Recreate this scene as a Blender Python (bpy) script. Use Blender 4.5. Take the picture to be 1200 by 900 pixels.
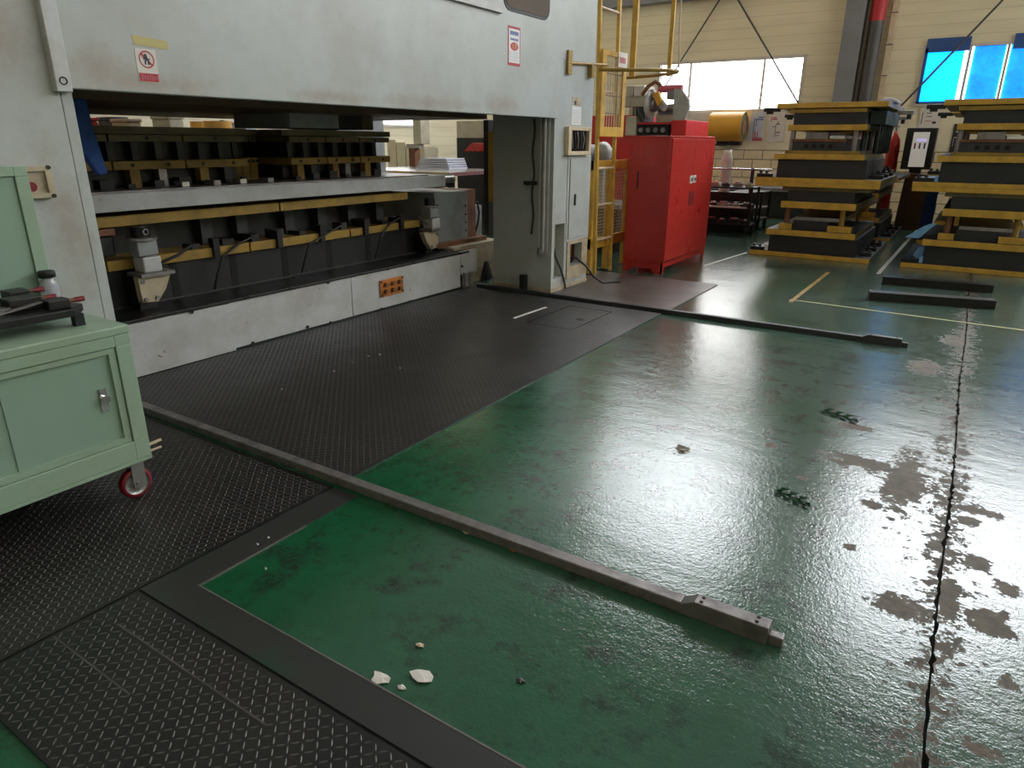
import bpy, math, random
import numpy as np
from mathutils import Vector, Matrix
random.seed(7)
rng = np.random.default_rng(5)
for o in list(bpy.data.objects): bpy.data.objects.remove(o)
scene = bpy.context.scene
col = scene.collection

# ------------------------------------------------------------------ camera
YAW, PITCH, ROLL, FPX, H = -0.5756, 0.34120, 0.005738, 799.69, 1.5
def cam_axes():
    cy, sy = math.cos(YAW), math.sin(YAW)
    f = Vector((sy*math.cos(PITCH), cy*math.cos(PITCH), -math.sin(PITCH)))
    r = Vector((cy, -sy, 0)); u = r.cross(f)
    return r*math.cos(ROLL)+u*math.sin(ROLL), -r*math.sin(ROLL)+u*math.cos(ROLL), f
RT, UP, FW = cam_axes()
cd = bpy.data.cameras.new('camera'); cam = bpy.data.objects.new('camera', cd); col.objects.link(cam)
cam.matrix_world = Matrix(((RT.x, UP.x, -FW.x, 0), (RT.y, UP.y, -FW.y, 0), (RT.z, UP.z, -FW.z, H), (0, 0, 0, 1)))
cd.sensor_fit = 'HORIZONTAL'; cd.sensor_width = 36; cd.lens = 36*FPX/1200
cd.clip_start = 0.05; cd.clip_end = 100
scene.camera = cam
def P(px, py, ax, val):
    """photo pixel -> point on the plane axis=val"""
    d = RT*((px-600)/FPX) - UP*((py-450)/FPX) + FW
    o = Vector((0, 0, H)); return o + d*((val-o[ax])/d[ax])

# ------------------------------------------------------------------ light and exposure
EXPOSURE = -0.62
WIN_LOW, WIN_HIGH, WIN_SIDE, FILL_LAMP_W = 14.0, 25.0, 6.5, 50.0
vs = scene.view_settings
vs.view_transform = 'Standard'; vs.look = 'None'; vs.gamma = 1; vs.use_curve_mapping = False
vs.exposure = EXPOSURE
w = bpy.data.worlds.new('sky'); scene.world = w; w.use_nodes = True
w.node_tree.nodes['Background'].inputs[0].default_value = (0.8, 0.9, 1, 1)
w.node_tree.nodes['Background'].inputs[1].default_value = 1.0

# ------------------------------------------------------------------ materials
def lin(c):
    return tuple((x/12.92 if x <= .04045 else ((x+.055)/1.055)**2.4) for x in (v/255 for v in c))
class NT:
    def __init__(s, name):
        s.m = bpy.data.materials.new(name); s.m.use_nodes = True
        s.t = s.m.node_tree; s.b = s.t.nodes['Principled BSDF']
    def n(s, ty, **k):
        d = s.t.nodes.new(ty)
        for a, v in k.items(): setattr(d, a, v)
        return d
    def l(s, a, b): s.t.links.new(a, b)
    def val(s, sock, v):
        if hasattr(v, 'is_linked') or hasattr(v, 'links'): s.l(v, sock)
        else: sock.default_value = v
    def coord(s, scale=(1, 1, 1)):
        c = s.n('ShaderNodeTexCoord'); m = s.n('ShaderNodeMapping'); m.inputs['Scale'].default_value = scale
        s.l(c.outputs['Object'], m.inputs[0]); return m.outputs[0]
    def noise(s, scale, detail=4, rough=.6, vec=None, dist=0):
        d = s.n('ShaderNodeTexNoise'); d.inputs['Scale'].default_value = scale
        d.inputs['Detail'].default_value = detail; d.inputs['Roughness'].default_value = rough
        d.inputs['Distortion'].default_value = dist
        s.l(vec if vec is not None else s.coord(), d.inputs['Vector']); return d.outputs['Fac']
    def ramp(s, fac, lo, hi, a=0., b=1.):
        d = s.n('ShaderNodeMapRange'); d.clamp = True
        for i, v in zip(('From Min', 'From Max', 'To Min', 'To Max'), (lo, hi, a, b)): d.inputs[i].default_value = v
        s.l(fac, d.inputs['Value']); return d.outputs[0]
    def math(s, op, a, b=0.):
        d = s.n('ShaderNodeMath', operation=op); s.val(d.inputs[0], a); s.val(d.inputs[1], b); return d.outputs[0]
    def mix(s, f, a, b):
        d = s.n('ShaderNodeMix', data_type='RGBA'); s.val(d.inputs[0], f)
        for i, v in ((6, a), (7, b)):
            if isinstance(v, tuple): d.inputs[i].default_value = (*v[:3], 1)
            else: s.l(v, d.inputs[i])
        return d.outputs[2]
    def bump(s, h, strength=.3, dist=.01, chain=None):
        d = s.n('ShaderNodeBump'); d.inputs['Strength'].default_value = strength; d.inputs['Distance'].default_value = dist
        s.l(h, d.inputs['Height'])
        if chain is not None: s.l(chain, d.inputs['Normal'])
        return d.outputs[0]
    def done(s, color, rough=.5, metal=0., normal=None, **k):
        if isinstance(color, tuple): s.b.inputs['Base Color'].default_value = (*color[:3], 1)
        else: s.l(color, s.b.inputs['Base Color'])
        s.val(s.b.inputs['Roughness'], rough); s.b.inputs['Metallic'].default_value = metal
        if normal is not None: s.l(normal, s.b.inputs['Normal'])
        for a, v in k.items(): s.b.inputs[a.replace('_', ' ')].default_value = v
        return s.m
def worn(name, c, dirt=(60, 52, 44), amount=.35, rough=.45, metal=0., scale=3., chips=None, chip_at=.68, bump=.15, **k):
    t = NT(name); c = lin(c); d = lin(dirt)
    n1 = t.noise(scale, 6, .65); n2 = t.noise(scale*5, 5, .7)
    a = t.ramp(n1, .42, .75, 0, amount)
    cc = t.mix(a, c, d)
    a2 = t.ramp(n2, .5, .8, 0, amount*.6)
    cc = t.mix(a2, cc, tuple(x*.6 for x in c))
    if chips:
        n3 = t.noise(scale*9, 3, .5)
        cc = t.mix(t.ramp(t.math('ADD', t.math('MULTIPLY', n1, .45), t.math('MULTIPLY', n3, .62)), chip_at, chip_at+.025), cc, lin(chips))
    r = t.ramp(n1, .3, .8, rough-.08, rough+.15)
    return t.done(cc, r, metal, t.bump(n2, bump, .003), **k)
def plain(name, c, rough=.5, metal=0., **k):
    t = NT(name); n1 = t.noise(12, 4); cc = t.mix(t.ramp(n1, .35, .75, 0, .3), lin(c), tuple(x*.7 for x in lin(c)))
    return t.done(cc, rough, metal, **k)
def emit(name, c, s):
    t = NT(name); t.b.inputs['Emission Color'].default_value = (*lin(c), 1); t.b.inputs['Emission Strength'].default_value = s
    return t.done(lin(c), .3)
M = {}
M['press'] = worn('press_paint', (178, 184, 181), (140, 130, 112), .5, .36, scale=1.3, chips=(70, 62, 55), chip_at=.80)
t = NT('x'); bpy.data.materials.remove(t.m)
class NT2(NT):
    def __init__(s, m): s.m = m; s.t = m.node_tree; s.b = s.t.nodes['Principled BSDF']
t = NT2(M['press']); base = t.b.inputs['Base Color'].links[0].from_socket
sp = t.n('ShaderNodeSeparateXYZ'); t.l(t.coord(), sp.inputs[0]); nn = t.noise(7, 6, .7); mk = None
for (y, z, ry, rz) in [(1.86, 1.80, .22, .13), (2.1, 1.76, .5, .07), (4.3, 1.77, .7, .07), (5.2, 1.80, .35, .12), (1.45, 1.92, .25, .22), (1.6, 1.1, .12, .5), (6.5, .08, .6, .10), (3.3, 1.76, .5, .06)]:
    a = t.math('MULTIPLY', t.math('SUBTRACT', sp.outputs[1], y-3.6), 1/ry); b = t.math('MULTIPLY', t.math('SUBTRACT', sp.outputs[2], z), 1/rz)
    d = t.math('SUBTRACT', 1., t.math('SQRT', t.math('ADD', t.math('MULTIPLY', a, a), t.math('MULTIPLY', b, b))))
    mk = d if mk is None else t.math('MAXIMUM', mk, d)
mk = t.ramp(t.math('ADD', mk, t.math('MULTIPLY', t.math('SUBTRACT', nn, .5), 2.2)), .1, .9, 0, .55)
t.l(t.mix(mk, base, lin((150, 132, 116))), t.b.inputs['Base Color'])
M['press_panel'] = worn('press_panel_paint', (190, 192, 191), (132, 122, 104), .6, .42, scale=2.2, chips=(74, 68, 60), chip_at=.70)
M['press_in'] = worn('press_inner_paint', (150, 155, 155), (80, 70, 58), .6, .5, scale=2.5, chips=(52, 44, 38), chip_at=.74)
M['cream_dirty'] = worn('cream_dirty', (190, 178, 150), (110, 78, 48), .8, .5, scale=5, chips=(92, 52, 30), chip_at=.70)
M['mint'] = worn('mint_paint', (148, 173, 151), (128, 134, 98), .35, .36, scale=2.2)
M['mint_door'] = worn('mint_door_paint', (138, 163, 145), (120, 150, 120), .2, .34, scale=2.2)
M['red'] = worn('red_paint', (178, 42, 38), (110, 20, 18), .35, .3, scale=2)
M['red_b'] = worn('red_machine_paint', (205, 48, 46), (110, 40, 35), .3, .4, scale=2)
M['yellow'] = worn('yellow_paint', (208, 164, 62), (110, 84, 40), .55, .42, scale=5, chips=(84, 66, 40), chip_at=.76)
M['yellow_old'] = worn('yellow_old', (160, 128, 46), (84, 66, 36), .7, .5, scale=6, chips=(66, 55, 40), chip_at=.74)
M['olive'] = worn('olive_shade', (104, 92, 52), (40, 36, 26), .8, .45, scale=4)
M['black'] = worn('black_oily_steel', (15, 15, 15), (38, 35, 31), .5, .42, scale=5)
M['black2'] = worn('black_block', (38, 39, 41), (30, 29, 28), .5, .5, scale=5)
M['dark'] = worn('dark_column', (52, 52, 54), (34, 32, 30), .6, .45, scale=7)
M['brown'] = worn('slide_brown', (104, 80, 58), (30, 24, 18), .7, .5, scale=2)
M['rust'] = worn('rust', (128, 84, 54), (58, 38, 28), .8, .6, scale=7)
M['orange'] = worn('orange_plate', (196, 118, 48), (90, 52, 26), .7, .45, scale=14)
M['steel'] = worn('bare_steel', (150, 146, 146), (84, 78, 72), .6, .34, .6, scale=9)
M['rail'] = worn('rail_steel', (120, 115, 112), (62, 57, 53), .75, .42, .35, scale=12)
M['bright'] = plain('bright_steel', (205, 205, 208), .25, .9)
M['chrome'] = plain('chrome', (220, 220, 222), .12, 1.)
M['grey_machine'] = worn('grey_machine', (168, 168, 160), (96, 90, 78), .5, .4, scale=6)
M['beige_machine'] = worn('beige_machine', (186, 180, 158), (110, 100, 80), .5, .45, scale=6)
M['column'] = worn('column_grey', (126, 128, 134), (92, 90, 88), .4, .5, scale=2)
M['column_dark'] = worn('column_dark', (74, 72, 72), (50, 48, 46), .5, .5, scale=2)
M['mustard'] = worn('mustard', (206, 150, 40), (160, 110, 36), .35, .5, scale=2)
M['white'] = plain('white_print', (225, 224, 220), .5)
M['paper'] = plain('paper', (214, 208, 200), .6)
M['paper_blue'] = plain('paper_blue', (196, 198, 210), .6)
M['ink'] = plain('ink', (40, 42, 60), .6)
M['ink_red'] = plain('ink_red', (176, 36, 48), .55)
M['ink_pink'] = plain('ink_pink', (186, 90, 100), .55)
M['ink_blue'] = plain('ink_blue', (70, 84, 160), .55)
M['tape'] = plain('masking_tape', (190, 178, 116), .55)
M['rubber'] = plain('rubber', (26, 26, 27), .6)
M['cable'] = plain('cable', (30, 30, 31), .45)
M['tyre_red'] = plain('tyre_red', (122, 22, 38), .4)
M['caster'] = plain('caster_zinc', (150, 150, 146), .35, .6)
M['blue'] = worn('blue_cloth', (48, 84, 150), (30, 50, 90), .4, .8, scale=12)
M['lblue'] = worn('light_blue_wrap', (120, 170, 215), (80, 120, 170), .4, .55, scale=12)
M['window_dark'] = plain('dark_glass', (98, 88, 84), .12)
M['screen'] = plain('dark_screen', (30, 28, 30), .15)
M['wood'] = worn('cream_wood', (206, 188, 160), (130, 104, 80), .4, .5, scale=8)
M['cardboard'] = worn('cardboard', (112, 84, 62), (80, 60, 44), .4, .8, scale=5)
M['frame_white'] = worn('window_frame_paint', (205, 198, 190), (150, 140, 130), .4, .45, scale=4)
M['green_dark'] = worn('dark_green', (34, 52, 46), (24, 30, 28), .5, .45, scale=5)
M['plastic'] = None
t = NT('clear_plastic'); M['plastic'] = t.done(lin((205, 205, 215)), .15, 0, Transmission_Weight=.5)
M['kiosk'] = emit('kiosk_screen', (196, 190, 180), .7)
M['glow'] = emit('screen_glow', (190, 180, 240), 1.2)
M['win_low'] = emit('daylight_pane', (255, 255, 255), WIN_LOW)
M['win_high'] = emit('daylight_high_pane', (246, 250, 255), WIN_HIGH)
M['win_side'] = emit('daylight_side_pane', (250, 252, 255), WIN_SIDE)
M['lamp'] = emit('fill_lamp_disc', (255, 250, 240), 12)
# blue film in front of daylight
t = NT('blue_film_pane'); n1 = t.noise(3, 5, .7)
t.l(t.mix(t.ramp(n1, .38, .66), lin((20, 140, 250)), lin((14, 100, 226))), t.b.inputs['Emission Color']); t.b.inputs['Emission Strength'].default_value = 2.6
M['blue_film'] = t.done(lin((30, 150, 220)), .3)
t = NT('cyan_film_pane'); t.b.inputs['Emission Color'].default_value = (*lin((8, 156, 255)), 1); t.b.inputs['Emission Strength'].default_value = 4.0
M['cyan_film'] = t.done(lin((30, 170, 220)), .3)
M['blue_sheet'] = worn('blue_sheet', (44, 84, 150), (30, 60, 110), .4, .4, scale=5)

# cladding wall: cream horizontal ribs
t = NT('cream_cladding'); v = t.coord()
sep = t.n('ShaderNodeSeparateXYZ'); t.l(v, sep.inputs[0])
fr = t.math('FRACT', t.math('MULTIPLY', sep.outputs[2], 1/.2)); rib = t.math('LESS_THAN', fr, .07)
n1 = t.noise(1.2, 5, .7, t.coord((.4, .4, 3))); n2 = t.noise(9, 4)
cc = t.mix(t.ramp(n1, .4, .75, 0, .55), lin((226, 217, 188)), lin((196, 186, 158)))
cc = t.mix(t.math('MULTIPLY', rib, .35), cc, lin((160, 150, 126)))
M['cladding'] = t.done(cc, .5, 0, t.bump(fr, .25, .01))
M['plaster'] = worn('cream_plaster', (228, 218, 190), (190, 176, 148), .4, .7, scale=2)
M['block'] = worn('cream_block', (232, 216, 178), (196, 176, 140), .4, .75, scale=6)
M['mortar'] = plain('mortar', (112, 98, 80), .9)
M['roof'] = plain('roof_sheet', (104, 106, 108), .7)

# tread plate steel, oily and dark
t = NT('tread_plate_steel'); n1 = t.noise(1.6, 6, .7); n2 = t.noise(26, 4, .6)
cc = t.mix(t.ramp(n1, .4, .7), lin((34, 34, 33)), lin((48, 46, 43)))
cc = t.mix(t.ramp(n2, .6, .75, 0, .6), cc, lin((30, 29, 28)))
M['tread'] = t.done(cc, t.ramp(n1, .3, .7, .3, .46), .25, t.bump(n2, .2, .002))
t = NT('tread_lug_steel'); n1 = t.noise(5, 4)
M['lug'] = t.done(t.mix(t.ramp(n1, .4, .7), lin((72, 70, 67)), lin((92, 88, 84))), .46, .25)
t = NT('dusty_plate'); n1 = t.noise(2.4, 6, .7); n2 = t.noise(30, 4)
M['dusty'] = t.done(t.mix(t.ramp(n1, .35, .7), lin((68, 62, 59)), lin((98, 90, 85))), .42, .1, t.bump(n2, .2, .002))
t = NT('frame_strip'); n1 = t.noise(2.6, 6, .7); n2 = t.noise(30, 4)
M['strip'] = t.done(t.mix(t.ramp(n1, .56, .66, 0, .8), lin((48, 48, 46)), lin((26, 60, 42))), .42, .1, t.bump(n2, .25, .002))

# floor: green epoxy paint with worn-through concrete
t = NT('green_floor_paint'); v = t.coord()
n1 = t.noise(.55, 6, .65); n2 = t.noise(2.3, 6, .7); n3 = t.noise(16, 5, .7); n4 = t.noise(55, 3, .6); n5 = t.noise(150, 2, .5)
ns = t.noise(1.0, 5, .6, t.coord((1.2, 6, 1)))
g1, g2 = lin((22, 72, 44)), lin((30, 90, 58))
cc = t.mix(t.ramp(n2, .35, .65), g1, g2)
sepf = t.n('ShaderNodeSeparateXYZ'); t.l(v, sepf.inputs[0])
glare_wash = t.math('ADD', t.ramp(sepf.outputs[0], -1.7, .2, 0, .6), t.ramp(sepf.outputs[1], 2.0, 5.0, 0, .7))
glare_wash = t.math('MULTIPLY', glare_wash, t.ramp(n1, .3, .62, .45, 1.2))
cc = t.mix(t.math('MINIMUM', glare_wash, .9), cc, lin((80, 98, 92)))  # green greyed towards far and right, painting the floor's glare into its colour
cc = t.mix(t.ramp(t.math('ADD', t.math('MULTIPLY', n2, .6), t.math('MULTIPLY', n3, .4)), .55, .66, 0, .75), cc, lin((30, 44, 40)))
n6 = t.noise(4.5, 6, .75)
cc = t.mix(t.ramp(n6, .52, .66, 0, .75), cc, lin((34, 38, 34)))
sep = t.n('ShaderNodeSeparateXYZ'); t.l(v, sep.inputs[0])
jit = t.math('MULTIPLY', t.math('SUBTRACT', t.math('ADD', t.math('MULTIPLY', n2, .25), t.math('ADD', t.math('MULTIPLY', n3, .5), t.math('MULTIPLY', n4, .25))), .5), 4.2)
# wear along the joint and single bare patches  (x, y, rx, ry)
JX = .17
spots = [(1058, 712, .11, .10), (800, 527, .045, .07), (1010, 543, .22, .10), (1060, 560, .10, .45), (1150, 600, .10, .05), (1100, 640, .05, .06),
         (1160, 730, .07, .09), (1135, 610, .05, .06), (905, 522, .03, .04), (1110, 700, .04, .2), (1180, 690, .05, .05), (1000, 500, .12, .05),
         (1085, 430, .12, .2), (1120, 400, .13, .22), (1020, 590, .05, .05), (995, 640, .03, .03), (1145, 660, .06, .07), (1150, 880, .05, .03),
         (1180, 800, .04, .04), (940, 560, .03, .02)]
mask = None
for (px, py, rx, ry) in spots:
    c = P(px, py, 2, 0)
    dx = t.math('MULTIPLY', t.math('SUBTRACT', sep.outputs[0], c.x), 1/rx); dy = t.math('MULTIPLY', t.math('SUBTRACT', sep.outputs[1], c.y), 1/ry)
    d = t.math('SQRT', t.math('ADD', t.math('MULTIPLY', dx, dx), t.math('MULTIPLY', dy, dy)))
    m_ = t.math('SUBTRACT', 1.05, d)
    mask = m_ if mask is None else t.math('MAXIMUM', mask, m_)
jd = t.math('ABSOLUTE', t.math('SUBTRACT', sep.outputs[0], JX))
mask = t.math('MAXIMUM', mask, t.math('SUBTRACT', .30, t.math('MULTIPLY', jd, 4.2)))
mask = t.math('MAXIMUM', mask, -0.85)
bare = t.ramp(t.math('ADD', t.math('MULTIPLY', mask, .8), jit), .12, .2)
bc = t.mix(t.ramp(n3, .35, .7), lin((104, 92, 74)), lin((60, 54, 45)))
cc = t.mix(bare, cc, bc)
h = t.math('ADD', t.math('MULTIPLY', n3, .42), t.math('MULTIPLY', n4, .5)); h = t.math('ADD', h, t.math('MULTIPLY', ns, .9)); h = t.math('ADD', h, t.math('MULTIPLY', n5, .22))
h = t.math('SUBTRACT', h, t.math('MULTIPLY', bare, .25))
nrm = t.bump(h, .29, .008)
rg = t.math('ADD', t.ramp(n2, .3, .7, .09, .16), t.math('MULTIPLY', bare, .42))
t.l(t.ramp(bare, 0, 1, .52, .15), t.b.inputs['Specular IOR Level'])
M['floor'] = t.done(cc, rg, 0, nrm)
M['void'] = plain('gap_shade', (30, 28, 26), .9)

# ------------------------------------------------------------------ mesh helpers
class MB:
    def __init__(s): s.v = []; s.f = []; s.s = []
    def add(s, vs, fs, smooth=False):
        b = len(s.v); s.v += [tuple(v) for v in vs]; s.f += [tuple(i+b for i in f) for f in fs]; s.s += [smooth]*len(fs); return s
    def box(s, x0, x1, y0, y1, z0, z1):
        x0, x1 = sorted((x0, x1)); y0, y1 = sorted((y0, y1)); z0, z1 = sorted((z0, z1))
        vs = [(x, y, z) for z in (z0, z1) for y in (y0, y1) for x in (x0, x1)]
        return s.add(vs, [(0, 2, 3, 1), (4, 5, 7, 6), (0, 1, 5, 4), (2, 6, 7, 3), (0, 4, 6, 2), (1, 3, 7, 5)])
    def cyl(s, p0, p1, r, n=12, r1=None, caps=True):
        p0 = Vector(p0); p1 = Vector(p1); r1 = r if r1 is None else r1
        a = (p1-p0).normalized(); u = a.orthogonal().normalized(); w_ = a.cross(u)
        ring = [(u*math.cos(2*math.pi*i/n)+w_*math.sin(2*math.pi*i/n)) for i in range(n)]
        vs = [p0+q*r for q in ring]+[p1+q*r1 for q in ring]
        s.add(vs, [(i, (i+1) % n, n+(i+1) % n, n+i) for i in range(n)], True)
        if caps:
            s.add(vs[:n], [tuple(range(n-1, -1, -1))]); s.add(vs[n:], [tuple(range(n))])
        return s
    def tube(s, pts, r, n=6):
        pts = [Vector(p) for p in pts]
        rings = []; u = None
        for i, p in enumerate(pts):
            a = (pts[min(i+1, len(pts)-1)]-pts[max(i-1, 0)]).normalized()
            if u is None: u = a.orthogonal().normalized()
            else:
                u = (u-a*u.dot(a)); u = u.normalized() if u.length > 1e-6 else a.orthogonal().normalized()
            w_ = a.cross(u)
            rings.append([p+(u*math.cos(2*math.pi*k/n)+w_*math.sin(2*math.pi*k/n))*r for k in range(n)])
        vs = [q for rr in rings for q in rr]; fs = []
        for i in range(len(pts)-1):
            for k in range(n): fs.append((i*n+k, i*n+(k+1) % n, (i+1)*n+(k+1) % n, (i+1)*n+k))
        s.add(vs, fs, True); s.add(rings[0], [tuple(range(n-1, -1, -1))]); s.add(rings[-1], [tuple(range(n))])
        return s
    def prism(s, poly, ax, a, b):
        """poly: 2d points in the two other axes (in xyz order), extruded along axis ax"""
        def mk(p, c):
            q = [0, 0, 0]; k = [i for i in range(3) if i != ax]; q[k[0]], q[k[1]], q[ax] = p[0], p[1], c; return tuple(q)
        n = len(poly); vs = [mk(p, a) for p in poly]+[mk(p, b) for p in poly]
        ar = sum(poly[i][0]*poly[(i+1) % n][1]-poly[(i+1) % n][0]*poly[i][1] for i in range(n))
        flip = (ar > 0) == (ax == 1)
        if a > b: flip = not flip
        f = [tuple(range(n-1, -1, -1)), tuple(range(n, 2*n))]+[(i, (i+1) % n, n+(i+1) % n, n+i) for i in range(n)]
        if flip: f = [q[::-1] for q in f]
        return s.add(vs, f)
    def lathe(s, prof, c, n=20, ax=2):
        vs = []; m = len(prof)
        for i in range(n):
            a = 2*math.pi*i/n
            for r, z in prof:
                q = (r*math.cos(a), r*math.sin(a), z)
                if ax == 0: q = (z, q[0], q[1])
                if ax == 1: q = (q[1], z, q[0])
                vs.append((c[0]+q[0], c[1]+q[1], c[2]+q[2]))
        fs = [(i*m+k, ((i+1) % n)*m+k, ((i+1) % n)*m+k+1, i*m+k+1) for i in range(n) for k in range(m-1)]
        return s.add(vs, fs, True)
    def plate_x(s, x0, x1, y0, y1, z0, z1, holes):
        """slab between x0 and x1 with rectangular holes (y0,y1,z0,z1)"""
        ys = sorted({y0, y1, *[h[0] for h in holes], *[h[1] for h in holes]}); zs = sorted({z0, z1, *[h[2] for h in holes], *[h[3] for h in holes]})
        for i in range(len(ys)-1):
            for k in range(len(zs)-1):
                cy, cz = (ys[i]+ys[i+1])/2, (zs[k]+zs[k+1])/2
                if not any(h[0] < cy < h[1] and h[2] < cz < h[3] for h in holes): s.box(x0, x1, ys[i], ys[i+1], zs[k], zs[k+1])
        return s
    def plate_y(s, y0, y1, x0, x1, z0, z1, holes):
        q = MB().plate_x(y0, y1, x0, x1, z0, z1, holes)
        return s.add([(v[1], v[0], v[2]) for v in q.v], [f[::-1] for f in q.f])
ORG = {}
def org(p):
    return ORG.get(p.name, Vector((0, 0, 0))) if p else Vector((0, 0, 0))
def obj(name, mb, m, parent=None, bev=0, kind=None, label=None):
    o0 = org(parent)
    me = bpy.data.meshes.new(name)
    me.from_pydata([(x-o0.x, y-o0.y, z-o0.z) for x, y, z in mb.v], [], mb.f)
    me.polygons.foreach_set('use_smooth', mb.s); me.update()
    me.materials.append(M[m])
    o = bpy.data.objects.new(name, me); col.objects.link(o)
    if parent: o.parent = parent
    ORG[o.name] = o0
    if bev:
        b = o.modifiers.new('bevel', 'BEVEL'); b.width = bev; b.segments = 2; b.limit_method = 'ANGLE'; b.angle_limit = math.radians(50)
    if kind: o['kind'] = kind
    if label: o['label'] = label
    return o
def two_tone(o, m_top='black2', m_side='olive'):
    me = o.data; me.materials.append(M[m_top]); me.materials.append(M[m_side])
    for p in me.polygons:
        if p.normal.z > .9: p.material_index = 1
        elif abs(p.normal.x) > .9: p.material_index = 2
    return o
def tag(o, label, cat, group=None):
    o['label'] = label; o['category'] = cat
    if group: o['group'] = group
    return o
def thing(name, loc, label, cat, group=None):
    o = bpy.data.objects.new(name, None); col.objects.link(o); o.location = loc; o.empty_display_size = .1
    ORG[o.name] = Vector(loc); return tag(o, label, cat, group)
def copy_tree(o, parent=None):
    c = o.copy(); col.objects.link(c)
    if parent: c.parent = parent
    for ch in list(o.children): copy_tree(ch, c)
    return c
def bx(*a): return MB().box(*a)
def struct(name, mb, m, parent=None): return obj(name, mb, m, parent, kind='structure' if parent is None else None)
def bolt_x(x, y, z, r=.012, h=.01): return MB().cyl((x, y, z), (x+h, y, z), r, 8)

# ------------------------------------------------------------------ the hall
WY, WLX, WRX, WBY, ZR = 16.3, -10.6, 9.0, -7.0, 11.0
fl = struct('floor', bx(WLX-.3, WRX+.3, WBY-.3, WY+.3, -.12, -.025), 'void')
JW = .003
def jag(sgn):
    pts = [(JX+sgn*JW, WBY-.3), (JX+sgn*JW, .2)]; y = .2
    while y < 11:
        y += random.uniform(.012, .05); dp = JW+(random.random()**4)*.011
        pts.append((JX+sgn*dp+.006*math.sin(y*2.1), y))
    return pts+[(JX+sgn*JW, WY+.3)]
obj('floor_slab', MB().prism([(WLX-.3, WBY-.3)]+jag(-1)+[(WLX-.3, WY+.3)], 2, -.024, 0), 'floor', fl)
obj('floor_slab', MB().prism([(WRX+.3, WBY-.3)]+jag(1)+[(WRX+.3, WY+.3)], 2, -.024, 0), 'floor', fl)
struct('ceiling', bx(WLX-.3, WRX+.3, WBY-.3, WY+.3, ZR, ZR+.15), 'roof')
# side and rear walls
struct('wall_left', bx(WLX-.2, WLX, WBY, WY, 0, ZR), 'cladding')
struct('wall_rear', bx(WLX, WRX, WBY-.2, WBY, 0, ZR), 'cladding')
side_holes = [(y, y+3.6, 5.0, 8.6) for y in (3.4, 7.9, 12.4)]
struct('wall_right', MB().plate_x(WRX, WRX+.2, WBY, WY, 0, ZR, side_holes), 'cladding')
# back wall with openings
W1 = (-6.54, -3.44, 2.2, 3.17); W2 = (-1.25, 2.6, 2.24, 3.20)
UPW = [(-7.7, -3.5, 6.3, 9.3), (-1.1, 3.1, 5.6, 9.6), (4.4, 8.2, 5.6, 9.6)]
BT = 1.36
wb = struct('wall_back', MB().plate_y(WY, WY+.25, WLX, WRX, BT, ZR, [W1, W2]+UPW), 'cladding')
obj('plaster_band', bx(WLX, WRX, WY-.012, WY+.01, BT, 2.02), 'plaster', wb)
obj('mortar_bed', bx(WLX, WRX, WY+.012, WY+.25, 0, BT), 'mortar', wb)
BL, BHt, GAP = .408, .194, .015
bm_ = bx(0, BL-GAP, 0, .05, 0, BHt-GAP); bm2 = None
rest = MB(); first = None
for r in range(7):
    z = r*BHt+.003; x = WLX+.05+(BL/2 if r % 2 else 0)
    while x+BL < WRX:
        yy = WY-.012+random.uniform(-.003, .003)
        if -6.6 < x < -.3 or (.2 < x < 1.4 and False):
            if first is None:
                first = obj('brick', bx(0, BL-GAP, 0, .06, 0, BHt-GAP), 'block', wb); first.location = (x, yy, z)
            else:
                c = first.copy(); col.objects.link(c); c.location = (x, yy, z)
        else: rest.box(x, x+BL-GAP, yy, yy+.06, z, z+BHt-GAP)
        x += BL
obj('brickwork', rest, 'block', wb, kind='stuff')

def window(name, x0, x1, z0, z1, mull, pane, fr=.05):
    o = struct(name, MB().plate_y(WY-.03, WY+.1, x0-fr, x1+fr, z0-fr, z1+fr, [(x0, x1, z0, z1)]), 'frame_white')
    xs = [x0]+list(mull)+[x1]
    for m_ in mull: obj('mullion', bx(m_-.025, m_+.025, WY+.0, WY+.06, z0, z1), 'frame_white', o)
    for a, b, p in zip(xs[:-1], xs[1:], pane): obj('pane', bx(a+.01, b-.01, WY+.05, WY+.058, z0, z1), p, o)
    return o
mx = [P(808, 100, 1, WY).x, P(893, 100, 1, WY).x]
window('window_1', *W1, mx, ['win_low']*3, .06)
m2 = [P(1133, 80, 1, WY).x, P(1177, 80, 1, WY).x, .75, 1.7]
w2 = window('window_2', *W2, m2, ['cyan_film', 'blue_film', 'blue_film', 'blue_film', 'blue_film'], .05)
for m_, a_, b_ in ((m2[0], -.085, -.03), (m2[0], .027, .052), (m2[1], -.03, .03)): obj('clear_strip', bx(m_+a_, m_+b_, WY+.03, WY+.045, W2[2], W2[3]), 'win_low', w2)
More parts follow.
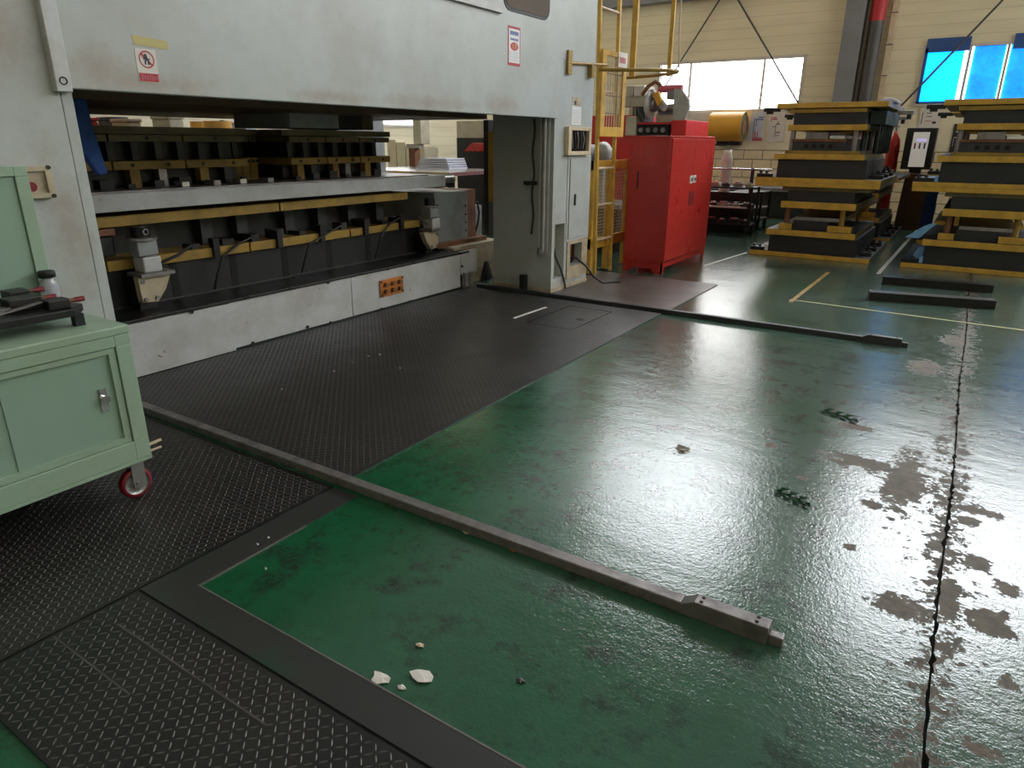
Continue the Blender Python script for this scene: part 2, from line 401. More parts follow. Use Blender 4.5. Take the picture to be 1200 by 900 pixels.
# loose blue sheets fixed over the upper edge of the window
obj('blue_sheet', bx(P(1085, 60, 1, WY).x, P(1136, 60, 1, WY).x, WY-.045, WY-.035, 3.13, 3.37), 'blue_sheet', w2)
obj('blue_sheet', bx(P(1186, 60, 1, WY).x, .75, WY-.045, WY-.035, 3.12, 3.37), 'blue_sheet', w2)
obj('edge_strip', bx(-1.25, -1.20, WY-.045, WY-.032, 2.24, 3.2), 'blue_sheet', w2)
obj('edge_strip', bx(-1.25, 2.6, WY-.045, WY-.032, 2.235, 2.27), 'blue_sheet', w2)
for i, u in enumerate(UPW):
    k = [u[0]+(u[1]-u[0])*j/4 for j in (1, 2, 3)]
    window('window_%d' % (3+i), *u, k, ['win_high']*4, .06)
for i, h_ in enumerate(side_holes):
    o = struct('window_%d' % (6+i), MB().plate_x(WRX-.03, WRX+.1, h_[0]-.06, h_[1]+.06, h_[2]-.06, h_[3]+.06, [h_]), 'frame_white')
    obj('pane', bx(WRX+.05, WRX+.06, *h_), 'win_side', o)
# steel column against the back wall, with conduits
cx0, cx1 = P(985, 0, 1, WY-.3).x, P(1007, 0, 1, WY-.3).x
CY = WY-.32
cl = struct('trim_1', bx(-2.72, -2.36, CY, CY+.012, 0, ZR), 'column')
obj('column_web', bx(-2.545, -2.535, CY+.012, WY-.04, 0, ZR), 'column_dark', cl)
obj('column_flange', bx(-2.72, -2.36, WY-.04, WY-.02, 0, ZR), 'column', cl)
dp = tag(obj('dark_riser_pipe', MB().cyl((-2.16, CY+.16, .3), (-2.16, CY+.16, ZR), .13, 16), 'column_dark'), 'thick dark grey riser pipe beside the grey steel column', 'pipe')
obj('red_band', MB().cyl((-2.16, CY+.16, 3.72), (-2.16, CY+.16, 4.9), .133, 16), 'ink_red', dp, label='red painted band')
cdt = tag(obj('cable_trunking', bx(-1.93, -1.83, WY-.1, WY-.02, 0.2, ZR), 'wood'), 'cream cable trunking running up the wall beside the dark riser pipe', 'trunking')
for zz in (2.75, 3.3, 3.85): obj('joint_clip', bx(-1.935, -1.825, WY-.105, WY-.018, zz, zz+.015), 'dark', cdt)
struct('trim_2', bx(WLX, -4.5, WY-.25, WY-.02, 4.42, 4.75), 'column')
# diagonal bracing rods on the back wall
for i, (a, b, lb) in enumerate([((843, 0), (775, 108), 'thin steel bracing rod sloping down left across the white window'),
                         ((865, 0), (936, 122), 'thin steel bracing rod sloping down right across the white window'),
                         ((1175, 0), (1058, 122), 'thin steel bracing rod crossing the blue window')]):
    p, q = P(*a, 1, WY-.12-.06*i), P(*b, 1, WY-.12-.06*i); d = (p-q)
    q2 = q-d.normalized()*.6; p2 = p+d.normalized()*1.2
    tag(obj('bracing_rod', MB().cyl(q2, p2, .019, 8), 'column_dark'), lb, 'rod', 'wall bracing rods')

# overhead travelling crane (seen only as reflections) and unseen high-bay lamps added as fill
cr = thing('overhead_crane', (0, 10.8, 8.0), 'yellow overhead travelling crane girder under the factory roof', 'crane')
obj('girder', bx(-9.5, 8.6, 10.6, 11.0, 8.0, 8.7), 'yellow', cr)
obj('hoist', bx(-4.2, -3.3, 10.45, 11.15, 7.6, 8.0), 'yellow', cr)
for i, (lx, ly) in enumerate([(-5.5, -3), (2.5, -3), (-2.0, 1.5), (5.5, 1.5), (-8.9, 4.2), (-8.9, 8.6)]):
    hb = thing('fill_lamp', (lx, ly, 8.6), 'added unseen high-bay fill lamp hanging from the factory roof', 'lamp', 'added fill lamps under the roof')
    obj('housing', MB().cyl((lx, ly, 8.62), (lx, ly, 8.9), .22, 20, .12), 'column_dark', hb)
    obj('lens', MB().cyl((lx, ly, 8.6), (lx, ly, 8.615), .2, 20), 'lamp', hb)
    obj('fill_lamp_hanger', MB().cyl((lx, ly, 8.9), (lx, ly, ZR), .012, 6), 'column_dark', hb)
    ld = bpy.data.lights.new('fill_light', 'AREA'); ld.shape = 'DISK'; ld.size = .4; ld.energy = FILL_LAMP_W; ld.color = (1, .96, .9)
    lo = bpy.data.objects.new('fill_light', ld); col.objects.link(lo); lo.parent = hb; lo.location = (0, 0, -.02)

# ------------------------------------------------------------------ floor plates, rails, markings
def lugs(x0, x1, y0, y1, z, pitch=.0225, hole=None):
    xs = np.arange(x0+pitch*.7, x1-pitch*.6, pitch); ys = np.arange(y0+pitch*.7, y1-pitch*.6, pitch)
    gx, gy = np.meshgrid(xs, ys, indexing='ij'); par = np.add.outer(np.arange(len(xs)), np.arange(len(ys))) % 2
    gx = gx.ravel(); gy = gy.ravel(); par = par.ravel()
    if hole:
        k = ~((gx > hole[0]) & (gx < hole[1]) & (gy > hole[2]) & (gy < hole[3])); gx, gy, par = gx[k], gy[k], par[k]
    L, W_, hh = pitch*.5, pitch*.1, .0016
    base = np.array([(-L, 0, 0), (-L*.45, -W_, 0), (L*.45, -W_, 0), (L, 0, 0), (L*.45, W_, 0), (-L*.45, W_, 0), (-L*.6, 0, hh), (L*.6, 0, hh)])
    faces = [(0, 1, 6), (1, 2, 7, 6), (2, 3, 7), (3, 4, 7), (4, 5, 6, 7), (5, 0, 6)]
    ang = np.where(par == 0, math.radians(45), math.radians(-45))
    c, s_ = np.cos(ang)[:, None], np.sin(ang)[:, None]
    X = gx[:, None]+base[None, :, 0]*c-base[None, :, 1]*s_; Y = gy[:, None]+base[None, :, 0]*s_+base[None, :, 1]*c
    Z = np.broadcast_to(z+base[None, :, 2], X.shape)
    mb = MB(); mb.v = np.stack([X, Y, Z], -1).reshape(-1, 3).tolist()
    n = len(gx); mb.f = [tuple(q+8*i for q in f) for i in range(n) for f in faces]; mb.s = [False]*len(mb.f)
    return mb
PZ = .009
def tread(label, rects, lugrect, hole=None, m='tread', pitch=.0225):
    c = ((lugrect[0]+lugrect[1])/2, (lugrect[2]+lugrect[3])/2, 0)
    tp = thing('tread_plate', c, label, 'floor plate', 'steel tread plates on the floor')
    mb = MB()
    for r in rects: mb.box(r[0], r[1], r[2], r[3], 0, PZ)
    obj('plate', mb, m, tp)
    obj('lugs', lugs(*lugrect, PZ, pitch, hole), 'lug', tp, kind='stuff')
    return tp
XE = -2.205
hx0, hx1, hy0, hy1 = -3.05, -2.62, 4.95, 5.72; g = .012
tread('wide black tread plate on the floor in front of the press, between the two rails',
      [(-4.405, XE, 1.99, hy0-g), (-4.405, hx0-g, hy0-g, 5.93), (hx1+g, XE, hy0-g, 5.93), (hx0-g, hx1+g, hy1+g, 5.93)], (-4.405, XE, 1.99, 5.93), (hx0-.02, hx1+.02, hy0-.02, hy1+.02))
hp = tread('small hatch lid of tread plate with a finger hole, let into the large plate', [(hx0, hx1, hy0, hy1)], (hx0, hx1, hy0, hy1))
obj('finger_hole', MB().cyl((-2.72, 5.3, PZ+.0005), (-2.72, 5.3, PZ+.0025), .035, 14), 'void', hp)
tread('black tread plate under and beside the mint green cart', [(-3.52, XE, -1.6, 1.745), (-4.405, XE, 1.745, 1.895)], (-4.2, XE, -.2, 1.895), (-5, -3.51, -3, 1.76))
npl = tread('narrow black tread plate in the lower left corner of the photo', [(XE+.012, .12, .455, .974)], (XE+.012, .12, .455, .974), pitch=.0265)
for p_, q_ in (((65, 745), (150, 815)), ((135, 735), (315, 845))):
    a, b = P(*p_, 2, PZ), P(*q_, 2, PZ); obj('weld_line', bx(a.x, b.x, (a.y+b.y)/2-.003, (a.y+b.y)/2+.003, PZ, PZ+.0012), 'lug', npl)
tag(obj('floor_plate', bx(-3.5, XE+.01, 6.03, 7.6, 0, PZ).box(-4.3, -3.5, 6.03, 6.13, 0, PZ).box(-4.3, -3.5, 6.965, 7.6, 0, PZ), 'dusty'), 'smooth dusty brown floor plate in front of the yellow ladder', 'floor plate')
fs_ = thing('edging_frame', (-2.1, 1.05, 0), 'smooth dark steel edging strip framing the corner of the green floor', 'edging')
obj('edging_bar', bx(XE+.006, .12, .986, 1.11, 0, .006), 'strip', fs_)
obj('gap_shade', bx(XE+.012, .12, .974, .986, 0, .001).box(XE, XE+.012, .455, .986, 0, .001), 'void', fs_)  # near-black strips paint in the shade of the open plate gap
obj('weld_bead', bx(-2.05, .12, 1.11, 1.116, 0, .007).box(-2.05, -2.044, 1.116, 1.6, 0, .005), 'rail', fs_)
obj('edging_bar', bx(XE+.006, -2.05, 1.11, 1.895, 0, .003), 'strip', fs_)

def rail(y, x0, x1, label, mr='rail', wd=.05, hgt=.042):
    r = thing('die_change_rail', (x0, y, 0), label, 'rail', 'die change rails on the floor')
    obj('rail_bar', bx(x0, x1-.33, y-wd/2, y+wd/2, 0, hgt), mr, r, bev=.004)
    e = MB().prism([(x1-.33, hgt-.004), (x1-.335, .0), (x1-.045, 0), (x1-.045, hgt+.022), (x1-.285, hgt+.022)], 1, y-wd/2-.002, y+wd/2+.002)
    eb = obj('end_block', e, mr, r, bev=.003)
    for bxp in (x1-.265, x1-.085):
        for dy in (-.012, .013):
            obj('bolt_hole', MB().cyl((bxp, y+dy, hgt+.0215), (bxp, y+dy, hgt+.0235), .0065, 10), 'void', eb)
    obj('end_stop', bx(x1-.045, x1, y-wd/2+.008, y+wd/2-.008, 0, hgt-.006), mr, r, bev=.004)
    return r
rail(1.945, -4.40, -.235, 'nearest long steel rail lying across the green floor with a bolted end block')
rail(5.99, -4.34, -.20, 'far long dark steel rail on the floor leading to the press corner', 'dark')
# painted markings
def marking(p, q, wd, m, label, z0=0):
    a, b = P(*p, 2, z0), P(*q, 2, z0); d = (b-a).normalized(); nrm_ = Vector((-d.y, d.x, 0))*wd/2
    mb = MB(); z = Vector((0, 0, .0015)); vs = [a-nrm_, b-nrm_, b+nrm_, a+nrm_]
    mb.add([v for v in vs]+[v+z for v in vs], [(3, 2, 1, 0), (4, 5, 6, 7), (0, 1, 5, 4), (1, 2, 6, 5), (2, 3, 7, 6), (3, 0, 4, 7)])
    return tag(obj('floor_marking', mb, m), label, 'marking', 'tape lines on the floor')
marking((925, 351), (1215, 389), .024, 'tape', 'long thin yellow line taped across the green floor')
marking((926, 354), (971, 319), .04, 'yellow_old', 'short yellow floor line running towards the first die stack')
marking((1029, 321), (1076, 268), .045, 'beige_machine', 'pale floor line in the lane between the two die stacks')
marking((826, 311), (875, 296), .03, 'beige_machine', 'pale floor line beside the red cabinet')
marking((602, 373), (640, 360), .03, 'paper', 'short white tape strip on the black tread plate', PZ+.002)

# ------------------------------------------------------------------ the press
F = -3.516
pr = thing('stamping_press', (-5.4, 3.6, 0), 'huge pale grey stamping press with an open die space', 'press')
obj('crown', bx(-7.3, -3.58, .3, 6.95, 2.75, 4.4), 'press', pr)
lu = obj('left_upright', bx(-4.4, -3.53, .3, 1.683, 0, 2.75), 'press', pr, bev=.004)
obj('edge_trim', bx(-4.4, -3.535, 1.687, 1.738, 0, 2.75), 'press', lu, bev=.004)
obj('rear_upright', bx(-7.3, -6.5, .3, 1.73, 0, 2.75), 'press_in', pr)
obj('rear_upright', bx(-7.3, -6.5, 6.15, 6.95, 0, 2.75), 'press_in', pr)
# emergency stop box on the left upright
eb = obj('button_box', MB().plate_x(-3.53, -3.50, 1.395, 1.565, 1.25, 1.385, [(1.415, 1.54, 1.27, 1.365)]).box(-3.53, -3.515, 1.41, 1.545, 1.265, 1.37), 'cream_dirty', pr)
obj('stop_button', MB().cyl((-3.515, 1.468, 1.30), (-3.485, 1.468, 1.30), .021, 14), 'tyre_red', eb)
for y_, z_ in ((1.40, 1.38), (1.555, 1.38), (1.555, 1.257), (1.405, 1.257)): obj('screw', bolt_x(-3.505, y_, z_, .009, .012), 'rubber', eb)
# front cover
fc = obj('front_cover', bx(-3.56, -3.50, 1.715, 6.185, 1.715, 3.4), 'press', pr, bev=.006)
tr = obj('cover_trim', bx(-3.56, -3.488, 1.655, 1.722, 1.70, 3.4), 'press_panel', pr, bev=.004)
obj('ring_bolt', MB().lathe([(.012, 0), (.014, .004), (.017, .004), (.018, 0)], (-3.488, 1.688, 1.745), 14, 0), 'rubber', tr)
obj('upper_cover', bx(-3.56, -3.51, 6.19, 6.95, 2.25, 3.4), 'press', pr)
# dark rounded window
def rrect(y0, y1, z0, z1, r, n=6):
    pts = []
    for (cy, cz, a0) in ((y1-r, z1-r, 0), (y0+r, z1-r, 90), (y0+r, z0+r, 180), (y1-r, z0+r, 270)):
        for k in range(n+1):
            a = math.radians(a0+90*k/n); pts.append((cy+r*math.cos(a), cz+r*math.sin(a)))
    return pts
wd_ = obj('cover_window', MB().prism(rrect(5.23, 5.975, 2.525, 3.1, .10), 0, -3.505, -3.494), 'rubber', fc, label='dark rounded window with rubber seal')
obj('window_glass', MB().prism(rrect(5.255, 5.95, 2.55, 3.075, .08), 0, -3.50, -3.490), 'window_dark', pr)
obj('ledge_strip', bx(-3.51, -3.47, 4.3, 5.19, 2.485, 2.545), 'press_panel', fc)
obj('ledge_strip', bx(-3.51, -3.45, 4.3, 5.15, 2.585, 2.64), 'black', fc)
# stickers on the front cover
X = -3.499
def ink(name, rects, m, parent, x=X+.002, t_=.0012):
    mb = MB()
    for r in rects: mb.box(x, x+t_, *r)
    return obj(name, mb, m, parent)
s1 = obj('prohibition_sticker', bx(X-.001, X+.001, 2.045, 2.15, 1.765, 1.915), 'paper', pr, label='small paper prohibition sticker')
ringm = MB(); cyy, czz = 2.098, 1.868; N = 28
for i in range(N):
    a0, a1 = 2*math.pi*i/N, 2*math.pi*(i+1)/N
    ringm.add([(X+.002, cyy+r_*math.cos(a), czz+r_*math.sin(a)) for r_, a in ((.033, a0), (.039, a0), (.039, a1), (.033, a1))], [(0, 1, 2, 3)])
k_ = math.sqrt(.5)*.034
ringm.add([(X+.0021, cyy-k_-.003, czz+k_-.003), (X+.0021, cyy+k_-.003, czz-k_-.003), (X+.0021, cyy+k_+.003, czz-k_+.003), (X+.0021, cyy-k_+.003, czz+k_+.003)], [(0, 1, 2, 3)])
obj('prohibition_ring', ringm, 'ink_red', s1)
ink('walking_figure', [(2.088, 2.100, 1.880, 1.892), (2.09, 2.104, 1.862, 1.880), (2.082, 2.09, 1.868, 1.878), (2.104, 2.114, 1.866, 1.872), (2.086, 2.093, 1.845, 1.862), (2.102, 2.110, 1.845, 1.862)], 'ink', s1)
ink('red_band', [(2.05, 2.147, 1.769, 1.806)], 'ink_red', s1)
ink('white_lettering', [(2.058+.013*i, 2.067+.013*i, 1.775+.004*(i % 2), 1.801-.003*(i % 3)) for i in range(7)], 'ink_pink', s1, X+.0034)
obj('masking_tape', MB().prism([(2.042, 1.972), (2.222, 1.962), (2.222, 1.922), (2.046, 1.930)], 0, X-.001, X+.001), 'tape', pr)
s2 = obj('warning_label', bx(X-.001, X+.001, 5.30, 5.49, 2.112, 2.415), 'ink_red', pr, label='tall white label with a red border')
ink('label_face', [(5.312, 5.478, 2.135, 2.395)], 'white', s2, X+.0012)
ink('heading_marks', [(5.33+.019*i, 5.343+.019*i, 2.345+.006*(i % 2), 2.378) for i in range(7)]+[(5.335+.018*i, 5.347+.018*i, 2.307, 2.326-.004*(i % 2)) for i in range(7)], 'ink_blue', s2, X+.0026)
ov = MB(); ov.add([(X+.0027, 5.395+.062*math.cos(a), 2.262+.032*math.sin(a)) for a in [2*math.pi*i/24 for i in range(24)]], [tuple(range(24))])
obj('red_oval', ov, 'ink_red', s2)
ink('oval_marks', [(5.36, 5.385, 2.245, 2.28), (5.402, 5.427, 2.245, 2.28)], 'orange', s2, X+.003)
ink('fine_print', [(5.322, 5.468-.02*(i % 2), 2.150+.0155*i, 2.156+.0155*i) for i in range(5)], 'paper_blue', s2, X+.0026)
# right upright with service openings
UHOLES = [(6.205, 6.415, .14, .70), (6.535, 6.80, .23, .465)]
ru = obj('right_upright', MB().box(-4.24, -3.62, 6.15, 6.95, 0, 2.75).plate_x(-3.62, F, 6.15, 6.95, 0, 2.75, UHOLES), 'press', pr)
obj('slot_lining', bx(-3.63, -3.615, 6.206, 6.414, .142, .698), 'cream_dirty', ru)
obj('vent_lining', bx(-3.63, -3.615, 6.536, 6.799, .232, .463), 'black', ru)
for i in range(4): obj('vent_bar', bx(-3.60, -3.585, 6.56+.07*i, 6.575+.07*i, .26, .45), 'rust', ru)
obj('vent_frame', MB().plate_x(F, F+.012, 6.47, 6.93, .10, .50, [(6.535, 6.80, .23, .465)]), 'cream_dirty', ru)
obj('skirting', bx(-4.24, F+.008, 6.142, 6.955, 0, .045), 'cream_dirty', ru)
ad = obj('access_door', bx(F, F+.018, 6.475, 6.93, .53, 1.34), 'press', pr, bev=.004, label='narrow grey access door')
obj('door_surround', MB().plate_x(F-.002, F+.008, 6.44, 6.945, .505, 1.365, [(6.468, 6.937, .523, 1.347)]), 'press_panel', ad)
obj('handle', bx(F+.018, F+.03, 6.57, 6.595, .87, .985), 'rubber', ad)
db = obj('display_box', MB().plate_x(F, F+.05, 6.355, 6.855, 1.372, 1.645, [(6.42, 6.80, 1.41, 1.61)]), 'wood', pr, bev=.004, label='cream frame around a dark gauge panel')
obj('gauge_panel', bx(F, F+.012, 6.42, 6.80, 1.41, 1.61), 'screen', db)
for i in range(5): obj('gauge_lead', MB().tube([(F+.014, 6.48+.06*i, 1.60), (F+.03, 6.47+.065*i, 1.53), (F+.02, 6.5+.055*i, 1.44)], .006), 'dark' if i % 2 else 'steel', db)
sk = obj('instruction_sticker', bx(F, F+.002, 6.49, 6.69, 1.665, 1.84), 'white', pr)
ink('print_lines', [(6.505, 6.675-.03*(i % 2), 1.685+.022*i, 1.692+.022*i) for i in range(6)], 'paper_blue', sk, F+.0025)
obj('warning_strip', bx(F, F+.002, 6.49, 6.69, 1.845, 1.925), 'cream_dirty', sk)
ink('warning_mark', [(6.535, 6.575, 1.852, 1.89)], 'ink', sk, F+.0025)
# pipes and hose on the inner face of the right upright
pc = obj('pipe_cluster', MB().cyl((-3.605, 6.125, .43), (-3.605, 6.125, 1.72), .016, 10).cyl((-3.655, 6.13, .46), (-3.655, 6.13, 1.72), .013, 10).box(-3.585, -3.56, 6.135, 6.15, .40, 1.72), 'press_panel', pr)
obj('pipe_end', MB().cyl((-3.63, 6.12, .40), (-3.63, 6.12, .47), .035, 12), 'steel', pc)
obj('hanging_hose', MB().tube([(-3.735+.012*math.sin(k*1.3), 6.125, 1.71-.085*k) for k in range(13)]+[(-3.74, 6.12, .60)], .011), 'cable', pr)
obj('hose_clip', bx(-3.83, -3.70, 6.09, 6.15, 1.09, 1.125), 'rubber', pr)
obj('rubber_stop', bx(-3.86, -3.80, 6.08, 6.15, .006, .17), 'rubber', pr)
# cables out of the service openings
tag(obj('power_cable', MB().tube([(-3.57, 6.62, .30), (-3.50, 6.66, .31), (-3.40, 6.72, .22), (-3.33, 6.78, .10), (-3.27, 6.9, .02), (-3.2, 7.02, .015), (-3.13, 7.05, .015)], .013, 8), 'cable'), 'black cable spilling from the press upright onto the floor', 'cable')
obj('slot_cable', MB().tube([(-3.585, 6.26, .69), (-3.58, 6.28, .5), (-3.57, 6.33, .35), (-3.53, 6.37, .24), (-3.50, 6.40, .12), (-3.49, 6.43, .01)], .011, 8), 'green_dark', pr)
# slide, adapters
obj('slide', bx(-6.9, -4.3, 1.75, 6.13, 1.715, 2.7), 'brown', pr)
obj('slide_adapter', bx(-5.6, -4.86, 4.08, 4.62, 1.60, 1.715), 'press_in', pr)
obj('slide_adapter', bx(-5.6, -4.95, 4.66, 5.0, 1.60, 1.715), 'black', pr)
obj('slide_adapter', bx(-5.6, -5.0, 5.02, 5.2, 1.60, 1.715), 'olive', pr)
# bed
obj('bed', bx(-7.0, -4.45, 1.74, 5.86, 0, .36), 'black', pr)
bp1 = obj('bed_panel', bx(-4.46, -4.412, 1.8, 2.995, .012, .368), 'press_panel', pr, bev=.003)
bp2 = obj('bed_panel', bx(-4.46, -4.432, 3.0, 4.215, .022, .385), 'press_panel', pr, bev=.003)
bp3 = obj('bed_panel', bx(-4.46, -4.432, 4.222, 5.80, .022, .385), 'press_panel', pr, bev=.003)
bp4 = obj('bed_panel', bx(-4.46, -4.432, 5.806, 6.10, .15, .395), 'press_panel', pr, bev=.003)
for (px, py, pn, x_) in [(224, 365.5, bp1, -4.412), (286, 348, bp2, -4.432), (290, 347.5, bp2, -4.432), (339, 338, bp2, -4.432), (296, 402, bp2, -4.432), (360, 383, bp2, -4.432), (387, 378, bp3, -4.432), (384, 331, bp3, -4.432), (421, 321, bp3, -4.432),
                         (454, 315, bp3, -4.432), (484, 308, bp3, -4.432), (513, 302, bp3, -4.432), (447, 362, bp3, -4.432), (481, 353, bp3, -4.432), (540, 297, bp4, -4.432), (541, 312, bp4, -4.432)]:
    c = P(px, py, 0, x_); obj('bolt', bolt_x(x_, c.y, c.z, .013, .012), 'rubber', pn)
jp = obj('junction_plate', bx(-4.432, -4.415, 4.565, 4.88, .13, .287), 'orange', pr, bev=.003, label='orange connector plate with two rows of sockets')
for i in range(3):
    for k in range(2): obj('socket', MB().cyl((-4.415, 4.625+.095*i, .178+.062*k), (-4.385, 4.625+.095*i, .178+.062*k), .02, 12), 'rust', jp)
for y_, z_ in ((4.58, .145), (4.865, .145), (4.58, .273), (4.865, .273)): obj('screw', bolt_x(-4.415, y_, z_, .009, .008), 'rubber', jp)
obj('sill', bx(-4.80, -4.42, 1.74, 5.95, .372, .392), 'black', pr, bev=.003)
obj('sill_edge', bx(-4.83, -4.79, 1.74, 5.95, .392, .402), 'dark', pr)
obj('bolster', bx(-6.7, -4.80, 1.78, 5.72, .36, .662), 'black', pr)
for i in range(7): obj('bolster_slot', bx(-4.803, -4.797, 2.3+.5*i, 2.36+.5*i, .40, .66), 'void', pr)
# end of the bed at the right: feed pedestal
obj('pedestal_base', bx(-6.6, -4.55, 5.86, 6.75, 0, .42), 'cream_dirty', pr)
obj('pedestal_foot', bx(-6.4, -4.66, 5.72, 6.62, .42, .465), 'rust', pr)
pb = obj('pedestal_box', bx(-5.6, -4.74, 5.78, 6.36, .465, .985), 'press_in', pr, bev=.005)
for k in range(4): obj('bolt', bolt_x(-4.74, 6.32, .55+.09*k, .011, .01), 'rubber', pb)
obj('pedestal_side', bx(-5.4, -4.745, 6.364, 6.52, .465, .99), 'rust', pr)
obj('pedestal_post', bx(-5.4, -4.80, 6.53, 6.72, .45, .80), 'press_in', pr)
obj('pedestal_cable', MB().tube([(-4.78, 6.60, .85), (-4.77, 6.63, .72), (-4.77, 6.60, .6), (-4.78, 6.56, .5)], .012), 'cable', pr)
for k in range(2): obj('air_cylinder', MB().cyl((-4.395, 5.855+.075*k, .03), (-4.395, 5.855+.075*k, .17), .03, 14), 'steel', pr)
obj('floor_hump', MB().cyl((-4.62, 6.45, 0), (-4.62, 6.45, .2), .14, 14, .08), 'black', pr)
lc = obj('light_curtain', bx(-4.52, -4.43, 6.46, 6.54, .86, 1.60), 'yellow', pr, label='yellow light curtain bar')
obj('curtain_mount', bx(-4.58, -4.52, 6.46, 6.56, .5, 1.72), 'dark', pr)
# moving bolster: the white beam
obj('moving_bolster', bx(-6.3, -4.6, 1.78, 5.80, 1.06, 1.172), 'press_panel', pr, bev=.004, label='white horizontal beam across the die space')
obj('bolster_cover_plate', bx(-6.2, -4.66, 1.9, 5.6, 1.172, 1.182), 'steel', pr)
obj('end_bracket', bx(-5.2, -4.72, 5.80, 6.1, 1.04, 1.16), 'black', pr)
obj('end_rod', MB().cyl((-4.7, 5.82, 1.12), (-4.7, 6.05, 1.12), .04, 12), 'steel', pr)
# die clamps at both ends
def clamp(y, flip=1):
    cl = thing('die_clamp', (-4.62, y, .402), 'white hydraulic die clamp at the %s end of the lower die' % ('left' if flip > 0 else 'right'), 'clamp')
    obj('mounting_bracket', MB().prism([(y-.075*flip, .62), (y-.07*flip, .45), (y+.04*flip, .44), (y+.11*flip, .52), (y+.16*flip, .62)], 0, -4.66, -4.60), 'cream_dirty', cl, bev=.004)
    for a, b in ((-.05, .59), (-.045, .47), (.035, .47)): obj('bolt', bolt_x(-4.60, y+a*flip, b, .014, .012), 'steel', cl)
    obj('support_arm', bx(-4.785, -4.66, y-.06, y+.06, .393, .62), 'black', cl)
    obj('lower_collar', bx(-4.74, -4.56, y-.07, y+.17*flip if flip > 0 else y+.07, .622, .645), 'steel', cl)
    obj('valve_body', bx(-4.72, -4.59, y-.025, y+.105, .645, .75), 'press_panel', cl, bev=.012)
    obj('upper_body', bx(-4.73, -4.6, y-.04, y+.10, .755, .86), 'press_in', cl, bev=.01)
    obj('gear_ring', MB().cyl((-4.665, y+.03, .86), (-4.665, y+.03, .878), .10, 16), 'steel', cl)
    obj('piston', MB().cyl((-4.665, y+.03, .878), (-4.665, y+.03, .95), .055, 14), 'black', cl)
    obj('lever', MB().tube([(-4.6, y+.1*flip, .70), (-4.56, y+.2*flip, .74), (-4.54, y+.31*flip, .80)], .011), 'dark', cl)
clamp(2.53, 1); clamp(5.58, -1)
# hose loops and tabs on the lower die are added with it

# ------------------------------------------------------------------ dies standing in the press
def die_lower():
    d = thing('progressive_die', (-5.4, 3.9, .662), 'long black die with yellow plates under the white beam of the press', 'die')
    for a, b in ((2.35, 3.46), (3.475, 4.55), (4.565, 5.55)): obj('lower_plate', bx(-6.1, -4.75, a, b, .662, .73), 'yellow_old', d, bev=.003)
    for a, b in ((2.05, 3.75), (3.765, 5.32)): obj('upper_plate', bx(-6.1, -4.70, a, b, .955, 1.024), 'yellow_old', d, bev=.003)
    obj('die_body', bx(-6.0, -5.02, 2.4, 5.3, .73, .955), 'black', d)
    for y in (2.72, 3.18, 3.50, 3.98, 4.35, 4.72, 5.10): obj('parallel_bar', bx(-5.1, -4.93, y, y+.10, .73, .955), 'dark', d)
    for y in (3.13, 3.72, 4.18, 4.72, 5.22): obj('hold_down', bx(-4.78, -4.72, y, y+.05, .66, .80), 'black', d)
    for y0, r_ in ((3.1, .25), (3.95, .35), (4.85, .22)):
        obj('air_hose', MB().tube([(-4.74, y0, .42), (-4.70, y0+.02, .55), (-4.70, y0+.08, .66), (-4.72, y0+r_, .74), (-4.73, y0+r_+.15, .78)], .009), 'cable', d)
    return d
dl = die_lower()
obj('side_arm', bx(-4.86, -4.71, 2.02, 2.42, .90, .945), 'rust', dl, bev=.006)
obj('side_arm', bx(-4.92, -4.75, 2.0, 2.42, .76, .89), 'black', dl, bev=.01)
obj('eye_bolt', MB().lathe([(.013, -.005), (.022, -.005), (.022, .005), (.013, .005), (.013, -.005)], (-4.602, 2.56, .915), 14, 0), 'steel', dl)
for k in range(10):
    y = 3.0+.25*k; obj('stop_block', bx(-4.92, -4.80+.02*(k % 3), y, y+.07+.03*(k % 2), .731, .765+.012*(k % 4)), 'black' if k % 3 else 'dark', dl)
def die_upper(y0, y1, xf, label):
    d = thing('die_set', (-5.4, (y0+y1)/2, 1.182), label, 'die')
    L = y1-y0; n = 3
    obj('base_block', bx(-6.0, xf-.14, y0+.02, y1-.02, 1.182, 1.30), 'black', d)
    for k in range(n):
        a, b = y0+L*k/n+.006, y0+L*(k+1)/n-.006
        lp = obj('lower_plate', bx(-6.1, xf, a, b, 1.305, 1.362), 'yellow_old', d, bev=.003)
        for q in (.25, .75): obj('bolt', bolt_x(xf-.004, a+(b-a)*q, 1.334, .013, .008), 'rubber', lp)
        up = obj('upper_plate', bx(-6.1, xf, a, b, 1.486, 1.532), 'olive', d, bev=.003)
        obj('bolt', bolt_x(xf-.004, (a+b)/2, 1.51, .013, .008), 'rubber', up)
        obj('riser', bx(xf-.12, xf-.05, a+.25*(b-a), a+.25*(b-a)+.07, 1.182, 1.305), 'yellow_old', d)
        obj('guide_block', bx(xf-.13, xf-.06, a+.66*(b-a), a+.66*(b-a)+.06, 1.182, 1.30), 'dark' if k != 1 else 'steel', d)
    obj('middle_block', bx(-6.0, xf-.16, y0+.03, y1-.03, 1.362, 1.486), 'black', d)
    for k in range(int(L/.19)):
        y = y0+.06+.19*k; obj('stop_block', bx(xf-.10, xf-.02, y, y+.05+.02*(k % 3), 1.183, 1.21+.016*(k % 3)), ('black', 'dark', 'black2')[k % 3], d)
    m_ = int(L/.17)
    for k in range(m_): obj('parallel_bar', bx(xf-.2, xf-.09, y0+.05+k*.17, y0+.10+k*.17, 1.362, 1.486), 'dark', d)
    obj('top_plate', bx(-6.0, xf-.02, y0-.05, y1+.03, 1.536, 1.585), 'olive', d)
    return d
